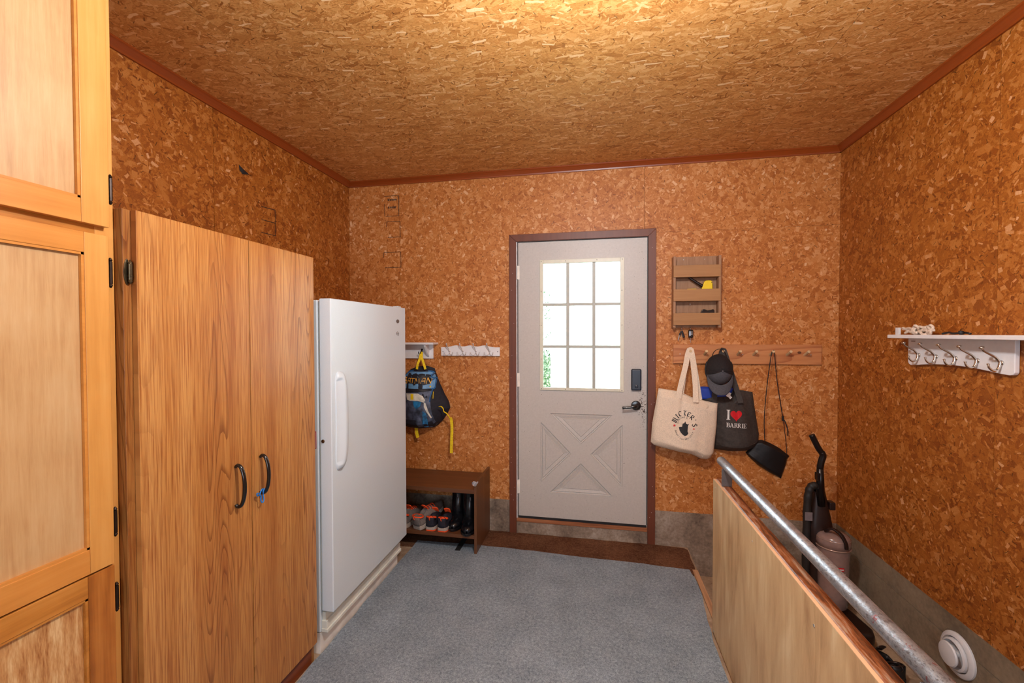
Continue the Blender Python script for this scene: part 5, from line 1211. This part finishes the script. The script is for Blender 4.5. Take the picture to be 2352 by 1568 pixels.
MB().tube(on_pack(rr_poly(-1.434, -1.192, 1.078, 1.210, .05, .012), .004), .0042, 6, closed=True).build('pocket_piping', 'blue_trim', bp, smooth=True)
stick(MB().add([(-1.43, 0, 1.078), (-1.33, 0, 1.080), (-1.205, 0, 1.072), (-1.30, 0, 1.058), (-1.43, 0, 1.052)], [[0, 1, 2, 3, 4]]), tk, .0045).build('zip_flap', 'black_print', bp)  # black flap strip between the upper and lower pockets
stick(MB().add([(-1.43, 0, 1.05), (-1.30, 0, 1.056), (-1.210, 0, 1.066), (-1.212, 0, 1.0), (-1.200, 0, .90), (-1.178, 0, .812), (-1.20, 0, .79), (-1.26, 0, .783), (-1.43, 0, .783)], [list(range(9))]), tk, .003).build('lower_pocket', 'grey_print', bp, smooth=True)
MB().tube(on_pack([(-1.208, 0, 1.085), (-1.207, 0, 1.06), (-1.215, 0, 1.02), (-1.214, 0, 0.985)], .004), .004, 6).build('pocket_piping', 'blue_trim', bp, smooth=True)
# loose blocks of colour on the lower pocket
stick(MB().add([(-1.40, 0, 1.046), (-1.30, 0, 1.048), (-1.262, 0, 1.030), (-1.244, 0, 1.0), (-1.25, 0, .982), (-1.30, 0, .995), (-1.36, 0, .992), (-1.39, 0, 1.0)], [list(range(8))]), tk, .0042).build('colour_patch', 'pale_print', bp)
stick(MB().add([(-1.358, 0, 1.044), (-1.334, 0, 1.044), (-1.332, 0, 1.002), (-1.356, 0, 1.002)], [[0, 1, 2, 3]]), tk, .0052).build('colour_patch', 'yellow_plastic', bp)
stick(MB().add([(-1.34, 0, .99), (-1.27, 0, .988), (-1.28, 0, .955), (-1.31, 0, .93), (-1.33, 0, .95)], [list(range(5))]), tk, .0046).build('colour_patch', 'teal_print', bp)
stick(MB().add([(-1.252, 0, .985), (-1.240, 0, .978), (-1.215, 0, .90), (-1.20, 0, .865), (-1.208, 0, .862), (-1.232, 0, .91), (-1.252, 0, .95)], [list(range(7))]), tk, .0046).build('colour_patch', 'pale_print', bp)
stick(MB().add([(-1.262, 0, .92), (-1.235, 0, .90), (-1.228, 0, .84), (-1.235, 0, .79), (-1.262, 0, .79), (-1.255, 0, .85)], [list(range(6))]), tk, .0046).build('colour_patch', 'teal_print', bp)
stick(MB().add([(-1.31, 0, .865), (-1.285, 0, .872), (-1.268, 0, .85), (-1.262, 0, .80), (-1.30, 0, .795), (-1.315, 0, .83)], [list(range(6))]), tk, .0050).build('colour_patch', 'grey_print', bp)
# dark band behind the lettering, then the word
bnd = [(-1.43, 0, 1.172), (-1.36, 0, 1.166), (-1.345, 0, 1.180), (-1.325, 0, 1.180), (-1.31, 0, 1.166), (-1.275, 0, 1.166), (-1.285, 0, 1.180), (-1.245, 0, 1.176), (-1.218, 0, 1.150), (-1.222, 0, 1.118), (-1.265, 0, 1.108), (-1.285, 0, 1.122), (-1.32, 0, 1.118), (-1.336, 0, 1.104), (-1.352, 0, 1.120), (-1.43, 0, 1.122)]
stick(MB().add(bnd, [list(range(len(bnd)))]), tk, .0045).build('letter_backing', 'black_print', bp)
LT = {'B': [[(-.3, .45), (-.3, -.45)], [(-.3, .4), (.2, .4), (.2, .05), (-.3, 0), (.28, -.05), (.28, -.4), (-.3, -.42)]],
      'A': [[(-.38, -.45), (-.1, .42), (.25, .42), (.3, -.45)], [(-.2, -.08), (.25, -.08)]],
      'T': [[(-.4, .4), (.42, .4)], [(0, .4), (-.05, -.45)]],
      'M': [[(-.42, -.45), (-.3, .42), (-.05, -.1), (.28, .42), (.4, -.45)]],
      'N': [[(-.35, -.45), (-.25, .42), (.2, -.42), (.32, .48)]]}
L = [nib(LT[ch], xx, 1.142 + dz, sz, -.04, .13, 1.0) for ch, xx, sz, dz in (('B', -1.418, .050, 0), ('A', -1.382, .042, 0), ('T', -1.350, .042, 0), ('M', -1.312, .042, 0), ('A', -1.270, .042, 0), ('N', -1.232, .048, 0))]
stick(joinm(L), tk, .0055).build('lettering', 'gold', bp)
MB().strap(spline([(-1.330, 3.085, 1.225), (-1.322, 3.08, 1.262), (-1.310, 3.09, 1.30), (-1.305, D - .060, 1.346), (-1.300, D - .058, 1.349), (-1.292, 3.09, 1.315), (-1.275, 3.085, 1.27), (-1.262, 3.085, 1.225)], 34), .017, .002, (1, .2, 0)).build('hanging_loop', 'yellow', bp)
MB().strap(spline([(-1.138, 3.035, .955), (-1.118, 3.03, .957), (-1.104, 3.035, .94), (-1.100, 3.04, .918), (-1.085, 3.05, .905), (-1.072, 3.06, .885), (-1.062, 3.075, .862)], 24), .010, .002, (0.2, 1, .3)).build('side_strap', 'yellow', bp)
MB().strap(spline([(-1.062, 3.075, .868), (-1.056, 3.08, .845), (-1.052, 3.08, .79), (-1.055, 3.08, .70), (-1.058, 3.08, .600)], 24), .021, .002, (1, .1, 0)).build('side_strap', 'yellow', bp)
MB().strap(spline([(-1.345, 3.10, .775), (-1.342, 3.10, .74), (-1.332, 3.10, .70)], 12), .024, .002, (1, .1, 0)).build('side_strap', 'yellow', bp)
MB().tube(on_pack([(-1.198, 0, 1.058), (-1.197, 0, 1.03), (-1.195, 0, 1.008)], .006), .0024, 6).build('zip_pull', 'yellow', bp)
MB().box(-1.206, -1.196, 3.026, 3.029, 1.098, 1.108).build('zip_pull', 'yellow', bp)
WB_ = MB().lathe([(.012, -.01), (.016, 0), (.012, .012)], (-1.086, 3.07, .905), (0, 0, 1), 8)

# ------------------------------------------------------------------ ceiling bulb (just above the frame)
cl = thing('ceiling_lamp', 'bare bulb hanging on a short white cord, just above the frame', 'lamp', (0.05, 1.0, ZC))
MB().lathe([(.055, 0), (.055, .012), (.040, .03), (.012, .04)], (0.05, 1.0, ZC - .0005), (0, 0, -1), 24).build('ceiling_rose', 'white_plastic', cl, smooth=True)
MB().tube([(0.05, 1.0, ZC - .03), (0.05, 1.0, 2.52)], .0035, 8).build('cord', 'white_plastic', cl)
MB().lathe([(.008, 0), (.020, .01), (.022, .05), (.018, .06)], (0.05, 1.0, 2.55), (0, 0, -1), 18).build('socket', 'white_plastic', cl, smooth=True)

# ------------------------------------------------------------------ outside
struct(MB().box(-14, 14, D + .3, 30, -.4, -.15).build('ground_outside', 'grass'), 'lawn outside the entrance door')
o = thing('white_building', 'overexposed white sided building seen through the door panes', 'building', (4, 9.6, -.15))
wls = MB(); 
for k in range(30): wls.prism([(9.0 - .012, -.15 + k * .2), (9.0, -.15 + (k + 1) * .2), (9.2, -.15 + (k + 1) * .2), (9.2, -.15 + k * .2)], 'X', -.915, 9.0)
wls.build('siding', 'siding', o)
MB().box(-.95, 9.2, 8.8, 12, 5.85, 6.0).build('roof', 'siding', o)
def tree(name, label, cat, x, y, z, r, h, n, seed):
    t = thing(name, label, cat, (x, y, z)); rnd = random.Random(seed); lf = MB()
    for i in range(n):
        while True:
            p = Vector((rnd.uniform(-1, 1), rnd.uniform(-1, 1), rnd.uniform(-1, 1)))
            if p.length < 1: break
        q = Vector((x + p.x * r, y + p.y * r, z + h / 2 + p.z * h / 2)); s = rnd.uniform(.03, .06)
        a = Vector((rnd.uniform(-1, 1), rnd.uniform(-1, 1), rnd.uniform(-1, 1))).normalized() * s; b_ = a.orthogonal().normalized() * s * .5
        lf.add([q - a, q + b_, q + a, q - b_], [(0, 1, 2, 3)])
    lf.build('foliage', 'leaf', t)['kind'] = 'stuff'
    MB().tube([(x, y, -.15), (x + .05, y, z + h * .6)], .05, 8).build('trunk', 'bark', t)
tree('shrub', 'green shrub outside, seen through the lowest pane nearest the hinges', 'shrub', -1.55, 12.0, -.1, .75, 1.2, 1500, 3)
tree('tree', 'loose tree outside, seen through the middle pane nearest the hinges', 'tree', -2.1, 14.0, 1.1, 1.0, 1.9, 700, 5)
